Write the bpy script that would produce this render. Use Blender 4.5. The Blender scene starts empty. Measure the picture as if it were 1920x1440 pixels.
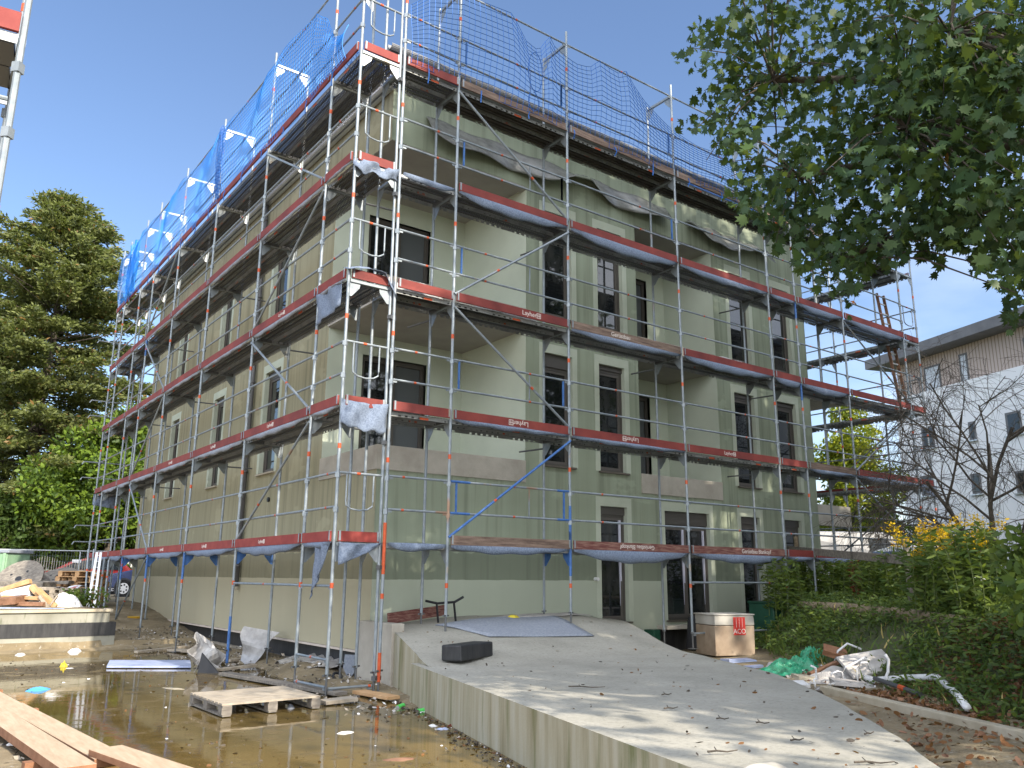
import bpy, bmesh, math, random
import numpy as np
from mathutils import Vector, Matrix
random.seed(7); rng = np.random.default_rng(7)
R = math.radians
scn = bpy.context.scene
COL = scn.collection
# ------------------------------------------------------------------ camera
CAM = np.array([-5.1614, -11.2005, -0.4794]); FPX = 1551.13
yaw, pit, rol = R(-36.5911), R(13.1516), R(0.4544)
fw = np.array([-math.sin(yaw)*math.cos(pit), math.cos(yaw)*math.cos(pit), math.sin(pit)])
rt0 = np.array([math.cos(yaw), math.sin(yaw), 0.0]); up0 = np.cross(rt0, fw)
rt = rt0*math.cos(rol)+up0*math.sin(rol); up = -rt0*math.sin(rol)+up0*math.cos(rol)
cd = bpy.data.cameras.new('camera'); cam = bpy.data.objects.new('camera', cd); COL.objects.link(cam)
cam.matrix_world = Matrix(((rt[0], up[0], -fw[0], CAM[0]), (rt[1], up[1], -fw[1], CAM[1]), (rt[2], up[2], -fw[2], CAM[2]), (0, 0, 0, 1)))
cd.sensor_width = 36; cd.lens = FPX/1920*36; cd.clip_end = 3000; cd.clip_start = 0.05
scn.camera = cam
def ray(px, py): return fw+rt*(px-960)/FPX-up*(py-720)/FPX
def at(px, py, r):                       # point at horizontal distance r along a sight line
    d = ray(px, py); return CAM+d*(r/math.hypot(d[0], d[1]))
def onz(px, py, z): d = ray(px, py); return CAM+d*((z-CAM[2])/d[2])
def ony(px, py, y): d = ray(px, py); return CAM+d*((y-CAM[1])/d[1])
def projpx(P):
    D = np.asarray(P)-CAM; c = D@fw
    return 960+FPX*(D@rt)/c, 720-FPX*(D@up)/c, c
# ------------------------------------------------------------------ materials
MAT = {}
def nodes(name):
    m = bpy.data.materials.new(name); m.use_nodes = True
    nt = m.node_tree; return m, nt, nt.nodes['Principled BSDF']
def N(nt, t, **kw):
    n = nt.nodes.new(t)
    for k, v in kw.items(): setattr(n, k, v)
    return n
def ramp(nt, fac, stops):
    r = N(nt, 'ShaderNodeValToRGB'); e = r.color_ramp.elements
    while len(e) < len(stops): e.new(0.5)
    for i, (p, c) in enumerate(stops): e[i].position = p; e[i].color = (c[0], c[1], c[2], 1)
    nt.links.new(fac, r.inputs[0]); return r.outputs[0]
def noise(nt, scale, detail=5, stretch=None, rough=0.6, coord='Object'):
    tc = N(nt, 'ShaderNodeTexCoord'); mp = N(nt, 'ShaderNodeMapping')
    if stretch: mp.inputs['Scale'].default_value = stretch
    nt.links.new(tc.outputs[coord], mp.inputs[0])
    n = N(nt, 'ShaderNodeTexNoise'); n.inputs['Scale'].default_value = scale; n.inputs['Detail'].default_value = detail
    n.inputs['Roughness'].default_value = rough
    nt.links.new(mp.outputs[0], n.inputs['Vector']); return n.outputs['Fac']
def bump(nt, b, h, strength=0.3, dist=0.02):
    u = N(nt, 'ShaderNodeBump'); u.inputs['Strength'].default_value = strength; u.inputs['Distance'].default_value = dist
    nt.links.new(h, u.inputs['Height']); nt.links.new(u.outputs[0], b.inputs['Normal'])
def simple(name, a, c=None, rough=0.6, metal=0.0, scale=6, stretch=None, bs=0.0, lo=0.35, hi=0.65, spec=None, bscale=None, detail=5):
    m, nt, b = nodes(name)
    b.inputs['Roughness'].default_value = rough; b.inputs['Metallic'].default_value = metal
    if spec is not None: b.inputs['Specular IOR Level'].default_value = spec
    if c is None: b.inputs['Base Color'].default_value = (*a, 1)
    else:
        f = noise(nt, scale, detail, stretch)
        nt.links.new(ramp(nt, f, [(lo, a), (hi, c)]), b.inputs['Base Color'])
    if bs: bump(nt, b, noise(nt, bscale or scale*6, 4), bs)
    MAT[name] = m; return m
def mix(nt, fac, a, b):
    x = N(nt, 'ShaderNodeMix', data_type='RGBA')
    for s, v in ((0, fac), (6, a), (7, b)):
        if isinstance(v, (int, float)): x.inputs[s].default_value = v
        elif isinstance(v, tuple): x.inputs[s].default_value = (*v, 1)
        else: nt.links.new(v, x.inputs[s])
    return x.outputs[2]
def math_(nt, op, a, b=None):
    x = N(nt, 'ShaderNodeMath', operation=op)
    for i, v in enumerate((a, b)):
        if v is None: continue
        if isinstance(v, (int, float)): x.inputs[i].default_value = v
        else: nt.links.new(v, x.inputs[i])
    return x.outputs[0]
def xyz(nt):
    tc = N(nt, 'ShaderNodeTexCoord'); s = N(nt, 'ShaderNodeSeparateXYZ'); nt.links.new(tc.outputs['Object'], s.inputs[0]); return s.outputs
def render_mat(name, main1, main2, low):
    m, nt, b = nodes(name); b.inputs['Roughness'].default_value = 0.92; b.inputs['Specular IOR Level'].default_value = 0.2
    z = xyz(nt)[2]
    streak = noise(nt, 1.0, 6, (5, 5, 0.22)); patch = noise(nt, 0.5, 3)
    c = ramp(nt, streak, [(0.3, main1), (0.7, main2)])
    c = mix(nt, math_(nt, 'MULTIPLY', patch, 0.35), c, tuple(v*0.86 for v in main1))
    drip = ramp(nt, noise(nt, 1.4, 7, (4.5, 4.5, 0.16)), [(0.50, (0, 0, 0)), (0.68, (.75, .75, .75))])
    c = mix(nt, drip, c, tuple(v*0.66 for v in main1))
    c = mix(nt, ramp(nt, noise(nt, .9, 4, (1, 1, 1.6)), [(0.60, (0, 0, 0)), (0.64, (.5, .5, .5))]), c, tuple(v*1.12 for v in main2))
    c = mix(nt, ramp(nt, noise(nt, 30, 3), [(0.68, (0, 0, 0)), (0.72, (.6, .6, .6))]), c, tuple(v*0.7 for v in main1))
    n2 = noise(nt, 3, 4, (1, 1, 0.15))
    zz = math_(nt, 'ADD', z, math_(nt, 'MULTIPLY', n2, 0.03))
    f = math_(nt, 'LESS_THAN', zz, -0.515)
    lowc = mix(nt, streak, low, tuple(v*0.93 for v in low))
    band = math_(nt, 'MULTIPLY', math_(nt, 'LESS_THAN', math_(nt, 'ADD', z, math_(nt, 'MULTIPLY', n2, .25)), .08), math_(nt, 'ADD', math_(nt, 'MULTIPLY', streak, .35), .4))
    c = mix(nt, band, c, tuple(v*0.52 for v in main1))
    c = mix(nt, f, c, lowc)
    nt.links.new(c, b.inputs['Base Color']); bump(nt, b, noise(nt, 140, 3), 0.25, 0.004); MAT[name] = m
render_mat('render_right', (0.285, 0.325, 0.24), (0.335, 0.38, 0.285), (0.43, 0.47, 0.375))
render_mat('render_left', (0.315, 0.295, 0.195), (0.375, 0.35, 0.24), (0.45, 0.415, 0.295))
simple('surround', (0.43, 0.475, 0.38), (0.48, 0.52, 0.42), 0.9, scale=3)
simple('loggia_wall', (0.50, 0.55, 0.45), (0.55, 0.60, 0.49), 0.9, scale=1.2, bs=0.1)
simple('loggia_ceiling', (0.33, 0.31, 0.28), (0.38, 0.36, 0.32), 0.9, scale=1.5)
simple('raw_concrete', (0.36, 0.33, 0.28), (0.47, 0.44, 0.38), 0.9, scale=2.2, bs=0.2, bscale=30)
simple('window_frame', (0.075, 0.068, 0.06), rough=0.45)
simple('window_sash', (0.10, 0.09, 0.08), rough=0.45)
simple('shutter_box', (0.10, 0.10, 0.095), rough=0.5)
simple('white_sash', (0.55, 0.55, 0.66), rough=0.5)
m, nt, b = nodes('glass'); b.inputs['Roughness'].default_value = .03; b.inputs['Specular IOR Level'].default_value = .75
nt.links.new(ramp(nt, noise(nt, 2.2, 6, (1, 1, .5)), [(.45, (.010, .012, .014)), (.75, (.06, .06, .056))]), b.inputs['Base Color']); bump(nt, b, noise(nt, 1.3, 2), .05, .02); MAT['glass'] = m
simple('dark_room', (0.02, 0.02, 0.02), rough=0.9)
simple('grey_blind', (0.085, 0.095, 0.10), rough=0.6)
simple('sill_metal', (0.11, 0.095, 0.075), rough=0.5)
simple('pale_sill', (0.42, 0.38, 0.3), rough=0.7)
simple('gutter_zinc', (0.62, 0.66, 0.72), (0.72, 0.74, 0.78), 0.28, 0.7, 4)
simple('pipe_grey', (0.10, 0.10, 0.105), rough=0.4)
simple('bitumen', (0.012, 0.013, 0.016), (0.045, 0.045, 0.045), 0.55, scale=5, stretch=(3, 3, 0.6), hi=0.8)
simple('xps', (0.55, 0.47, 0.41), (0.62, 0.55, 0.48), 0.9, scale=4)
simple('footing', (0.20, 0.18, 0.145), (0.32, 0.29, 0.24), 0.95, scale=3, bs=0.4, bscale=20)
simple('roof_sheet', (0.26, 0.265, 0.275), (0.34, 0.345, 0.35), 0.55, scale=2)
def galv(name, a, b_, rust=0.0):
    m, nt, b = nodes(name); b.inputs['Metallic'].default_value = 0.4; b.inputs['Roughness'].default_value = 0.5
    c = ramp(nt, noise(nt, 9, 5), [(0.3, a), (0.7, b_)])
    sp = noise(nt, 3.2, 6, (1, 1, 0.5))
    c = mix(nt, ramp(nt, sp, [(0.64, (0, 0, 0)), (0.70, (1, 1, 1))]), c, (0.33, 0.30, 0.25))
    if rust:
        r = noise(nt, 0.9, 3, (1, 1, 0.6))
        c = mix(nt, ramp(nt, r, [(0.68, (0, 0, 0)), (0.72, (1, 1, 1))]), c, (0.30, 0.20, 0.14))
    nt.links.new(c, b.inputs['Base Color']); MAT[name] = m
galv('galvanised', (0.20, 0.235, 0.265), (0.30, 0.335, 0.36), 1)
galv('galvanised_bright', (0.40, 0.43, 0.45), (0.52, 0.55, 0.56))
simple('orange_band', (0.48, 0.07, 0.02), (0.54, 0.10, 0.03), 0.65, scale=20)
simple('blue_paint', (0.03, 0.10, 0.30), (0.06, 0.16, 0.40), 0.55, scale=12)
simple('spindle_steel', (0.14, 0.145, 0.15), rough=0.5, metal=0.6)
def deck_mats(ax):
    m, nt, b = nodes('deck_plate_'+'xy'[ax]); b.inputs['Metallic'].default_value = 0.5; b.inputs['Roughness'].default_value = 0.55
    o = xyz(nt); u = o[ax]; v = o[1-ax]
    nt.links.new(ramp(nt, noise(nt, 3, 4), [(0.3, (0.075, 0.073, 0.072)), (0.7, (0.135, 0.13, 0.125))]), b.inputs['Base Color'])
    s = math_(nt, 'SINE', math_(nt, 'MULTIPLY', u, 2*math.pi/0.055))
    vv = math_(nt, 'ADD', math_(nt, 'MULTIPLY', s, 0.010), v)
    f = math_(nt, 'FRACT', math_(nt, 'MULTIPLY', vv, 1/0.036))
    hole = math_(nt, 'LESS_THAN', f, 0.30)
    tr = N(nt, 'ShaderNodeBsdfTransparent'); mx = N(nt, 'ShaderNodeMixShader')
    nt.links.new(hole, mx.inputs[0]); nt.links.new(b.outputs[0], mx.inputs[1]); nt.links.new(tr.outputs[0], mx.inputs[2])
    nt.links.new(mx.outputs[0], nt.nodes['Material Output'].inputs[0]); MAT['deck_plate_%d' % ax] = m
    m, nt, b = nodes('deck_rail_'+'xy'[ax]); b.inputs['Metallic'].default_value = 0.5; b.inputs['Roughness'].default_value = 0.5
    o = xyz(nt); u = o[ax]; z = o[2]
    nt.links.new(ramp(nt, noise(nt, 5, 4), [(0.3, (0.24, 0.25, 0.25)), (0.7, (0.40, 0.41, 0.40))]), b.inputs['Base Color'])
    f = math_(nt, 'LESS_THAN', math_(nt, 'FRACT', math_(nt, 'MULTIPLY', u, 8.5)), 0.42)
    zr = math_(nt, 'SUBTRACT', math_(nt, 'MULTIPLY', math_(nt, 'FRACT', math_(nt, 'MULTIPLY', math_(nt, 'ADD', z, 1.0), 0.5)), 2.0), 1.0)
    g = math_(nt, 'MULTIPLY', math_(nt, 'GREATER_THAN', zr, -0.062), math_(nt, 'LESS_THAN', zr, -0.034))
    seg = math_(nt, 'LESS_THAN', math_(nt, 'FRACT', math_(nt, 'MULTIPLY', u, 1.12)), 0.72)
    hole = math_(nt, 'MULTIPLY', math_(nt, 'MULTIPLY', f, g), seg)
    tr = N(nt, 'ShaderNodeBsdfTransparent'); mx = N(nt, 'ShaderNodeMixShader')
    nt.links.new(hole, mx.inputs[0]); nt.links.new(b.outputs[0], mx.inputs[1]); nt.links.new(tr.outputs[0], mx.inputs[2])
    nt.links.new(mx.outputs[0], nt.nodes['Material Output'].inputs[0]); MAT['deck_rail_%d' % ax] = m
deck_mats(0); deck_mats(1)
simple('deck_wood', (0.04, 0.037, 0.034), (0.075, 0.068, 0.06), 0.8, scale=4)
simple('red_board', (0.125, 0.02, 0.018), (0.25, 0.045, 0.034), 0.75, scale=1.6, bs=0.15, lo=0.3, hi=0.7, detail=9)
simple('red_board_bright', (0.20, 0.022, 0.018), (0.26, 0.04, 0.03), 0.7, scale=5)
simple('weathered_board', (0.10, 0.065, 0.05), (0.24, 0.17, 0.13), 0.85, scale=5, stretch=(0.6, 6, 6), bs=0.3)
simple('red_worn_board', (0.12, 0.035, 0.03), (0.24, 0.13, 0.10), 0.85, scale=7, stretch=(0.6, 6, 6), lo=0.42, hi=0.62)
simple('white_letters', (0.68, 0.62, 0.58), rough=0.7)
simple('fleece', (0.115, 0.15, 0.215), (0.20, 0.245, 0.33), 0.95, scale=45, bs=0.4, bscale=90, detail=3)
simple('fleece_pale', (0.20, 0.225, 0.275), (0.29, 0.315, 0.36), 0.95, scale=30, bs=0.3)
simple('net_blue', (0.01, 0.11, 0.42), rough=0.6)
simple('net_bright', (0.015, 0.24, 0.75), rough=0.6)
simple('black_rubber', (0.012, 0.013, 0.017), rough=0.5)
simple('concrete_top_plain', (0.275, 0.265, 0.225), (0.365, 0.35, 0.30), 0.92, scale=1.8, bs=0.35, bscale=28, lo=0.3, hi=0.7, detail=8)
m, nt, b = nodes('concrete_top'); b.inputs['Roughness'].default_value = 0.93
c = ramp(nt, noise(nt, 1.1, 9), [(0.3, (0.265, 0.255, 0.215)), (0.7, (0.375, 0.36, 0.31))])
c = mix(nt, ramp(nt, noise(nt, 26, 5), [(0.50, (0, 0, 0)), (0.72, (.55, .55, .55))]), c, (0.17, 0.165, 0.14))
c = mix(nt, ramp(nt, noise(nt, 60, 3), [(0.66, (0, 0, 0)), (0.72, (.8, .8, .8))]), c, (0.52, 0.52, 0.50))
nt.links.new(c, b.inputs['Base Color']); bump(nt, b, noise(nt, 22, 8), .5, .012); MAT['concrete_top'] = m
m, nt, b = nodes('concrete_side'); b.inputs['Roughness'].default_value = 0.92
c = ramp(nt, noise(nt, 1.5, 8, (4, 4, 0.35)), [(0.30, (0.22, 0.19, 0.11)), (0.5, (0.34, 0.31, 0.22)), (0.74, (0.42, 0.40, 0.33))])
c = mix(nt, ramp(nt, noise(nt, 1.1, 6, (4, 4, 0.4)), [(0.55, (0, 0, 0)), (0.70, (0.85, 0.85, 0.85))]), c, (0.115, 0.125, 0.04))
nt.links.new(c, b.inputs['Base Color']); bump(nt, b, noise(nt, 40, 4), 0.3, 0.01); MAT['concrete_side'] = m
simple('pale_wood', (0.38, 0.285, 0.19), (0.48, 0.375, 0.265), 0.75, scale=6, stretch=(4, .5, 1), bs=0.2)
simple('wood_edge', (0.22, 0.10, 0.05), (0.30, 0.15, 0.08), 0.85, scale=8)
simple('orange_wood', (0.42, 0.24, 0.11), (0.52, 0.33, 0.17), 0.8, scale=6)
simple('grey_wood', (0.25, 0.21, 0.16), (0.40, 0.35, 0.28), 0.85, scale=6, stretch=(1, 6, 1), bs=0.2)
simple('old_wood', (0.13, 0.115, 0.10), (0.25, 0.225, 0.19), 0.9, scale=5, stretch=(1, 4, 4), bs=0.4)
simple('log_bark', (0.16, 0.12, 0.075), (0.30, 0.24, 0.16), 0.95, scale=7, bs=0.6)
simple('bark', (0.045, 0.038, 0.03), (0.11, 0.09, 0.07), 0.95, scale=9, bs=0.6)
simple('bark_red', (0.14, 0.07, 0.04), (0.28, 0.15, 0.09), 0.95, scale=5, bs=0.5)
simple('white_plastic', (0.68, 0.68, 0.68), (0.78, 0.78, 0.79), 0.5, scale=8)
simple('grey_film', (0.30, 0.29, 0.28), (0.46, 0.45, 0.44), 0.3, scale=6, bs=0.3)
simple('blue_film', (0.30, 0.36, 0.55), (0.42, 0.48, 0.66), 0.4, scale=8)
simple('sky_blue_plastic', (0.08, 0.33, 0.72), rough=0.45)
simple('yellow_plastic', (0.62, 0.36, 0.02), rough=0.4)
simple('bright_yellow', (0.68, 0.55, 0.04), rough=0.6)
simple('red_print', (0.55, 0.04, 0.03), rough=0.6)
simple('green_plastic', (0.012, 0.17, 0.08), (0.04, 0.36, 0.20), 0.35, scale=9, bs=0.9, bscale=9)
simple('dark_green', (0.008, 0.05, 0.03), (0.012, 0.08, 0.045), 0.5, scale=4)
simple('green_can', (0.08, 0.50, 0.10), rough=0.35)
simple('aluminium', (0.6, 0.6, 0.6), rough=0.35, metal=0.8)
simple('skip_green', (0.19, 0.33, 0.20), (0.26, 0.4, 0.26), 0.6, scale=4)
simple('container_white', (0.34, 0.325, 0.29), (0.44, 0.42, 0.38), 0.6, scale=2.5)
simple('container_dirt', (0.22, 0.16, 0.11), (0.33, 0.26, 0.19), 0.8, scale=3)
simple('kerb_concrete', (0.38, 0.33, 0.24), (0.48, 0.43, 0.33), 0.95, scale=4, bs=0.3)
simple('plaster_board', (0.34, 0.32, 0.30), (0.48, 0.46, 0.44), 0.9, scale=6, bs=0.3)
simple('car_blue', (0.012, 0.03, 0.12), rough=0.25, spec=0.6)
simple('car_red', (0.40, 0.03, 0.03), rough=0.25)
simple('car_silver', (0.22, 0.225, 0.235), rough=0.3, metal=0.3)
simple('car_white', (0.7, 0.7, 0.7), rough=0.3)
simple('car_glass', (0.03, 0.035, 0.04), rough=0.05)
simple('tyre', (0.018, 0.018, 0.018), rough=0.85)
simple('rim', (0.62, 0.62, 0.63), rough=0.35, metal=0.4)
simple('lamp_glass', (0.6, 0.63, 0.66), rough=0.15)
simple('tail_red', (0.45, 0.02, 0.04), rough=0.3)
simple('white_render', (0.80, 0.81, 0.83), (0.84, 0.85, 0.86), 0.9, scale=0.6)
simple('roof_grey', (0.12, 0.12, 0.125), (0.16, 0.16, 0.165), 0.6, scale=2)
m, nt, b = nodes('wood_cladding'); b.inputs['Roughness'].default_value = 0.85
tc = N(nt, 'ShaderNodeTexCoord'); sp = N(nt, 'ShaderNodeSeparateXYZ'); nt.links.new(tc.outputs['UV'], sp.inputs[0])
f = math_(nt, 'FRACT', math_(nt, 'MULTIPLY', sp.outputs[0], 1/0.18)); k = math_(nt, 'LESS_THAN', f, 0.28)
nt.links.new(mix(nt, k, (0.50, 0.42, 0.37), (0.27, 0.21, 0.18)), b.inputs['Base Color']); MAT['wood_cladding'] = m
def leafmat(name, a, b_, trans=0.35):
    m, nt, b = nodes(name); b.inputs['Roughness'].default_value = 0.5; b.inputs['Specular IOR Level'].default_value = 0.25
    c = ramp(nt, noise(nt, 1.1, 3), [(0.35, a), (0.65, b_)])
    nt.links.new(c, b.inputs['Base Color'])
    t = N(nt, 'ShaderNodeBsdfTranslucent'); mx = N(nt, 'ShaderNodeMixShader'); mx.inputs[0].default_value = trans
    nt.links.new(mix(nt, 0.6, c, (0.25, 0.33, 0.03)), t.inputs[0])
    nt.links.new(b.outputs[0], mx.inputs[1]); nt.links.new(t.outputs[0], mx.inputs[2])
    nt.links.new(mx.outputs[0], nt.nodes['Material Output'].inputs[0]); MAT[name] = m
leafmat('maple_a', (0.018, 0.043, 0.018), (0.031, 0.064, 0.023), .18)
leafmat('maple_b', (0.038, 0.074, 0.025), (0.056, 0.098, 0.028), .28)
leafmat('maple_yellow', (0.20, 0.20, 0.02), (0.28, 0.22, 0.02))
leafmat('maple_orange', (0.42, 0.13, 0.02), (0.36, 0.09, 0.02))
leafmat('fir_a', (0.125, 0.15, 0.05), (0.165, 0.185, 0.058), 0.25)
leafmat('fir_b', (0.06, 0.078, 0.036), (0.085, 0.10, 0.042), 0.2)
leafmat('fir_brown', (0.17, 0.10, 0.035), (0.2, 0.12, 0.04), 0.15)
leafmat('bush_a', (0.11, 0.18, 0.022), (0.16, 0.24, 0.03))
leafmat('bush_b', (0.045, 0.085, 0.018), (0.07, 0.12, 0.025))
leafmat('yellow_green_a', (0.24, 0.27, 0.02), (0.32, 0.33, 0.025))
leafmat('yellow_green_b', (0.11, 0.16, 0.02), (0.16, 0.21, 0.025))
leafmat('weed_a', (0.05, 0.095, 0.024), (0.08, 0.13, 0.03))
leafmat('weed_b', (0.10, 0.15, 0.03), (0.14, 0.19, 0.036))
leafmat('ivy', (0.055, 0.10, 0.028), (0.085, 0.12, 0.036), 0.25)
leafmat('dry_leaf', (0.12, 0.055, 0.024), (0.21, 0.10, 0.04), 0.1)
leafmat('goldenrod', (0.80, 0.52, 0.015), (0.72, 0.42, 0.012), 0.3)
leafmat('dock_red', (0.10, 0.02, 0.012), (0.16, 0.04, 0.02), 0.1)
leafmat('straw', (0.38, 0.30, 0.11), (0.46, 0.36, 0.14), 0.2)
leafmat('park_a', (0.028, 0.060, 0.018), (0.045, 0.085, 0.024), .3)
leafmat('park_b', (0.05, 0.095, 0.022), (0.07, 0.115, 0.028), .35)
simple('stem_green', (0.08, 0.11, 0.03), rough=0.8)
m, nt, b = nodes('wall_cream'); b.inputs['Roughness'].default_value = 0.92
c = ramp(nt, noise(nt, 1.5, 7, (1, 1, .6)), [(0.3, (0.20, 0.195, 0.155)), (0.7, (0.34, 0.335, 0.285))])
c = mix(nt, ramp(nt, noise(nt, 5, 6, (2, 2, .3)), [(0.60, (0, 0, 0)), (0.72, (.8, .8, .8))]), c, (0.09, 0.10, 0.05))
nt.links.new(c, b.inputs['Base Color']); MAT['wall_cream'] = m
# ground
m, nt, b = nodes('ground_soil'); b.inputs['Roughness'].default_value = 0.95
c = ramp(nt, noise(nt, 1.4, 8), [(0.3, (0.12, 0.095, 0.055)), (0.55, (0.24, 0.19, 0.115)), (0.75, (0.36, 0.30, 0.20))])
c = mix(nt, ramp(nt, noise(nt, 14, 4), [(0.60, (0, 0, 0)), (0.68, (1, 1, 1))]), c, (0.30, 0.27, 0.22))
gx = xyz(nt)
gr = math_(nt, 'GREATER_THAN', math_(nt, 'SUBTRACT', math_(nt, 'MULTIPLY', math_(nt, 'SUBTRACT', gx[0], 8.5), 0.8), math_(nt, 'MULTIPLY', math_(nt, 'ADD', gx[1], 0.84), 0.6)), 0.25)
c = mix(nt, gr, c, ramp(nt, noise(nt, 3, 6), [(0.35, (0.045, 0.06, 0.022)), (0.65, (0.08, 0.085, 0.035))]))
nt.links.new(c, b.inputs['Base Color']); bump(nt, b, noise(nt, 9, 8), 0.6, 0.05); MAT['ground_soil'] = m
m, nt, b = nodes('puddle_water'); b.inputs['Roughness'].default_value = 0.035; b.inputs['IOR'].default_value = 1.45
gx = xyz(nt)
wn = noise(nt, 0.7, 5)
sh = math_(nt, 'ADD', math_(nt, 'MULTIPLY', math_(nt, 'ADD', gx[1], 2.0), -0.22), math_(nt, 'MULTIPLY', math_(nt, 'SUBTRACT', wn, 0.5), 1.6))
c = mix(nt, sh, ramp(nt, noise(nt, 2.5, 6), [(0.35, (0.085, 0.06, 0.02)), (0.65, (0.13, 0.092, 0.032))]), (0.21, 0.135, 0.038))
nt.links.new(c, b.inputs['Base Color']); scum = ramp(nt, noise(nt, 2.2, 8, (1, 1.5, 1)), [(.56, (0, 0, 0)), (.63, (.8, .8, .8))])
c2 = mix(nt, scum, c, (.12, .085, .035)); nt.links.new(c2, b.inputs['Base Color'])
nt.links.new(ramp(nt, scum, [(0, (.03, .03, .03)), (1, (.28, .28, .28))]), b.inputs['Roughness'])
bump(nt, b, noise(nt, 4.5, 4), 0.05, 0.02); MAT['puddle_water'] = m
# ------------------------------------------------------------------ mesh builder
class MB:
    def __init__(s): s.v = []; s.f = []; s.m = []; s.uv = None
    def add(s, vs, fs, m=0):
        o = len(s.v); s.v += [tuple(map(float, v)) for v in vs]; s.f += [tuple(i+o for i in f) for f in fs]; s.m += [m]*len(fs); return s
    def mm(s, a, b, m=0):
        (x0, x1), (y0, y1), (z0, z1) = [sorted((a[i], b[i])) for i in range(3)]
        vs = [(x0, y0, z0), (x1, y0, z0), (x1, y1, z0), (x0, y1, z0), (x0, y0, z1), (x1, y0, z1), (x1, y1, z1), (x0, y1, z1)]
        return s.add(vs, [(0, 3, 2, 1), (4, 5, 6, 7), (0, 1, 5, 4), (1, 2, 6, 5), (2, 3, 7, 6), (3, 0, 4, 7)], m)
    def box(s, c, size, rot=(0, 0, 0), m=0, jit=0.0):
        M = Matrix.Rotation(rot[2], 3, 'Z') @ Matrix.Rotation(rot[1], 3, 'Y') @ Matrix.Rotation(rot[0], 3, 'X'); vs = []
        for k in (-.5, .5):
            for (i, j) in ((-.5, -.5), (.5, -.5), (.5, .5), (-.5, .5)):
                p = M @ Vector((i*size[0], j*size[1], k*size[2])); vs.append((c[0]+p.x+random.uniform(-jit, jit), c[1]+p.y+random.uniform(-jit, jit), c[2]+p.z+random.uniform(-jit, jit)))
        return s.add(vs, [(0, 3, 2, 1), (4, 5, 6, 7), (0, 1, 5, 4), (1, 2, 6, 5), (2, 3, 7, 6), (3, 0, 4, 7)], m)
    def beam(s, p0, p1, w, h, m=0, roll=0.0):
        a, b = Vector(p0), Vector(p1); d = (b-a).normalized()
        u = Vector((0, 0, 1)) if abs(d.z) < .95 else Vector((1, 0, 0))
        x = d.cross(u).normalized(); y = x.cross(d).normalized()
        if roll: q = Matrix.Rotation(roll, 3, d); x = q @ x; y = q @ y
        vs = [p+x*(i*w/2)+y*(j*h/2) for p in (a, b) for (i, j) in ((-1, -1), (1, -1), (1, 1), (-1, 1))]
        return s.add(vs, [(0, 1, 2, 3), (7, 6, 5, 4), (0, 4, 5, 1), (1, 5, 6, 2), (2, 6, 7, 3), (3, 7, 4, 0)], m)
    def tube(s, pts, r, n=8, m=0, r1=None, cap=True):
        pts = [Vector(p) for p in pts]; k = len(pts); vs = []; fs = []
        for i, p in enumerate(pts):
            d = (pts[min(i+1, k-1)]-pts[max(i-1, 0)]).normalized()
            u = Vector((0, 0, 1)) if abs(d.z) < .9 else Vector((1, 0, 0))
            x = d.cross(u).normalized(); y = x.cross(d)
            rr = r if r1 is None else r+(r1-r)*i/(k-1)
            if callable(r): rr = r(i/(k-1))
            for j in range(n): a = 2*math.pi*j/n; vs.append(p+x*(rr*math.cos(a))+y*(rr*math.sin(a)))
        for i in range(k-1):
            for j in range(n): fs.append((i*n+j, i*n+(j+1) % n, (i+1)*n+(j+1) % n, (i+1)*n+j))
        if cap: fs += [tuple(range(n-1, -1, -1)), tuple(range((k-1)*n, k*n))]
        return s.add(vs, fs, m)
    def prism(s, poly, d, m=0):          # polygon (3-D points) extruded along vector d
        n = len(poly); a = [Vector(p) for p in poly]; dv = Vector(d)
        vs = a+[p+dv for p in a]
        return s.add(vs, [tuple(range(n-1, -1, -1)), tuple(range(n, 2*n))]+[(i, (i+1) % n, n+(i+1) % n, n+i) for i in range(n)], m)
    def grid(s, fn, nu, nv, m=0):
        vs = [fn(i/nu, j/nv) for i in range(nu+1) for j in range(nv+1)]
        return s.add(vs, [(i*(nv+1)+j, (i+1)*(nv+1)+j, (i+1)*(nv+1)+j+1, i*(nv+1)+j+1) for i in range(nu) for j in range(nv)], m)
    def build(s, name, mats, parent=None, loc=None, smooth=False, bevel=0, solid=0):
        me = bpy.data.meshes.new(name); me.from_pydata(s.v, [], s.f)
        mats = [mats] if isinstance(mats, str) else mats
        for x in mats: me.materials.append(MAT[x])
        me.polygons.foreach_set('material_index', s.m)
        if smooth: me.polygons.foreach_set('use_smooth', [True]*len(s.f))
        me.update(); o = bpy.data.objects.new(name, me); COL.objects.link(o)
        if parent is not None: attach(o, parent)
        if loc is not None: o.location = loc
        if bevel: x = o.modifiers.new('bevel', 'BEVEL'); x.width = bevel; x.segments = 2; x.limit_method = 'ANGLE'
        if solid: x = o.modifiers.new('solid', 'SOLIDIFY'); x.thickness = solid
        return o
LOCAL = set()
def attach(o, parent):
    o.parent = parent
    if parent.type == 'EMPTY' and parent.name not in LOCAL: o.location = -Vector(parent.location)
def tag(o, label=None, cat=None, group=None, kind=None):
    if label: o['label'] = label
    if cat: o['category'] = cat
    if group: o['group'] = group
    if kind: o['kind'] = kind
    return o
def thing(name, label, cat, loc=(0, 0, 0), group=None, local=False, rz=0):
    o = bpy.data.objects.new(name, None); COL.objects.link(o); o.empty_display_size = 0.3
    o.location = tuple(map(float, loc)); o.rotation_euler.z = rz
    if local: LOCAL.add(o.name)
    return tag(o, label, cat, group)
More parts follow.
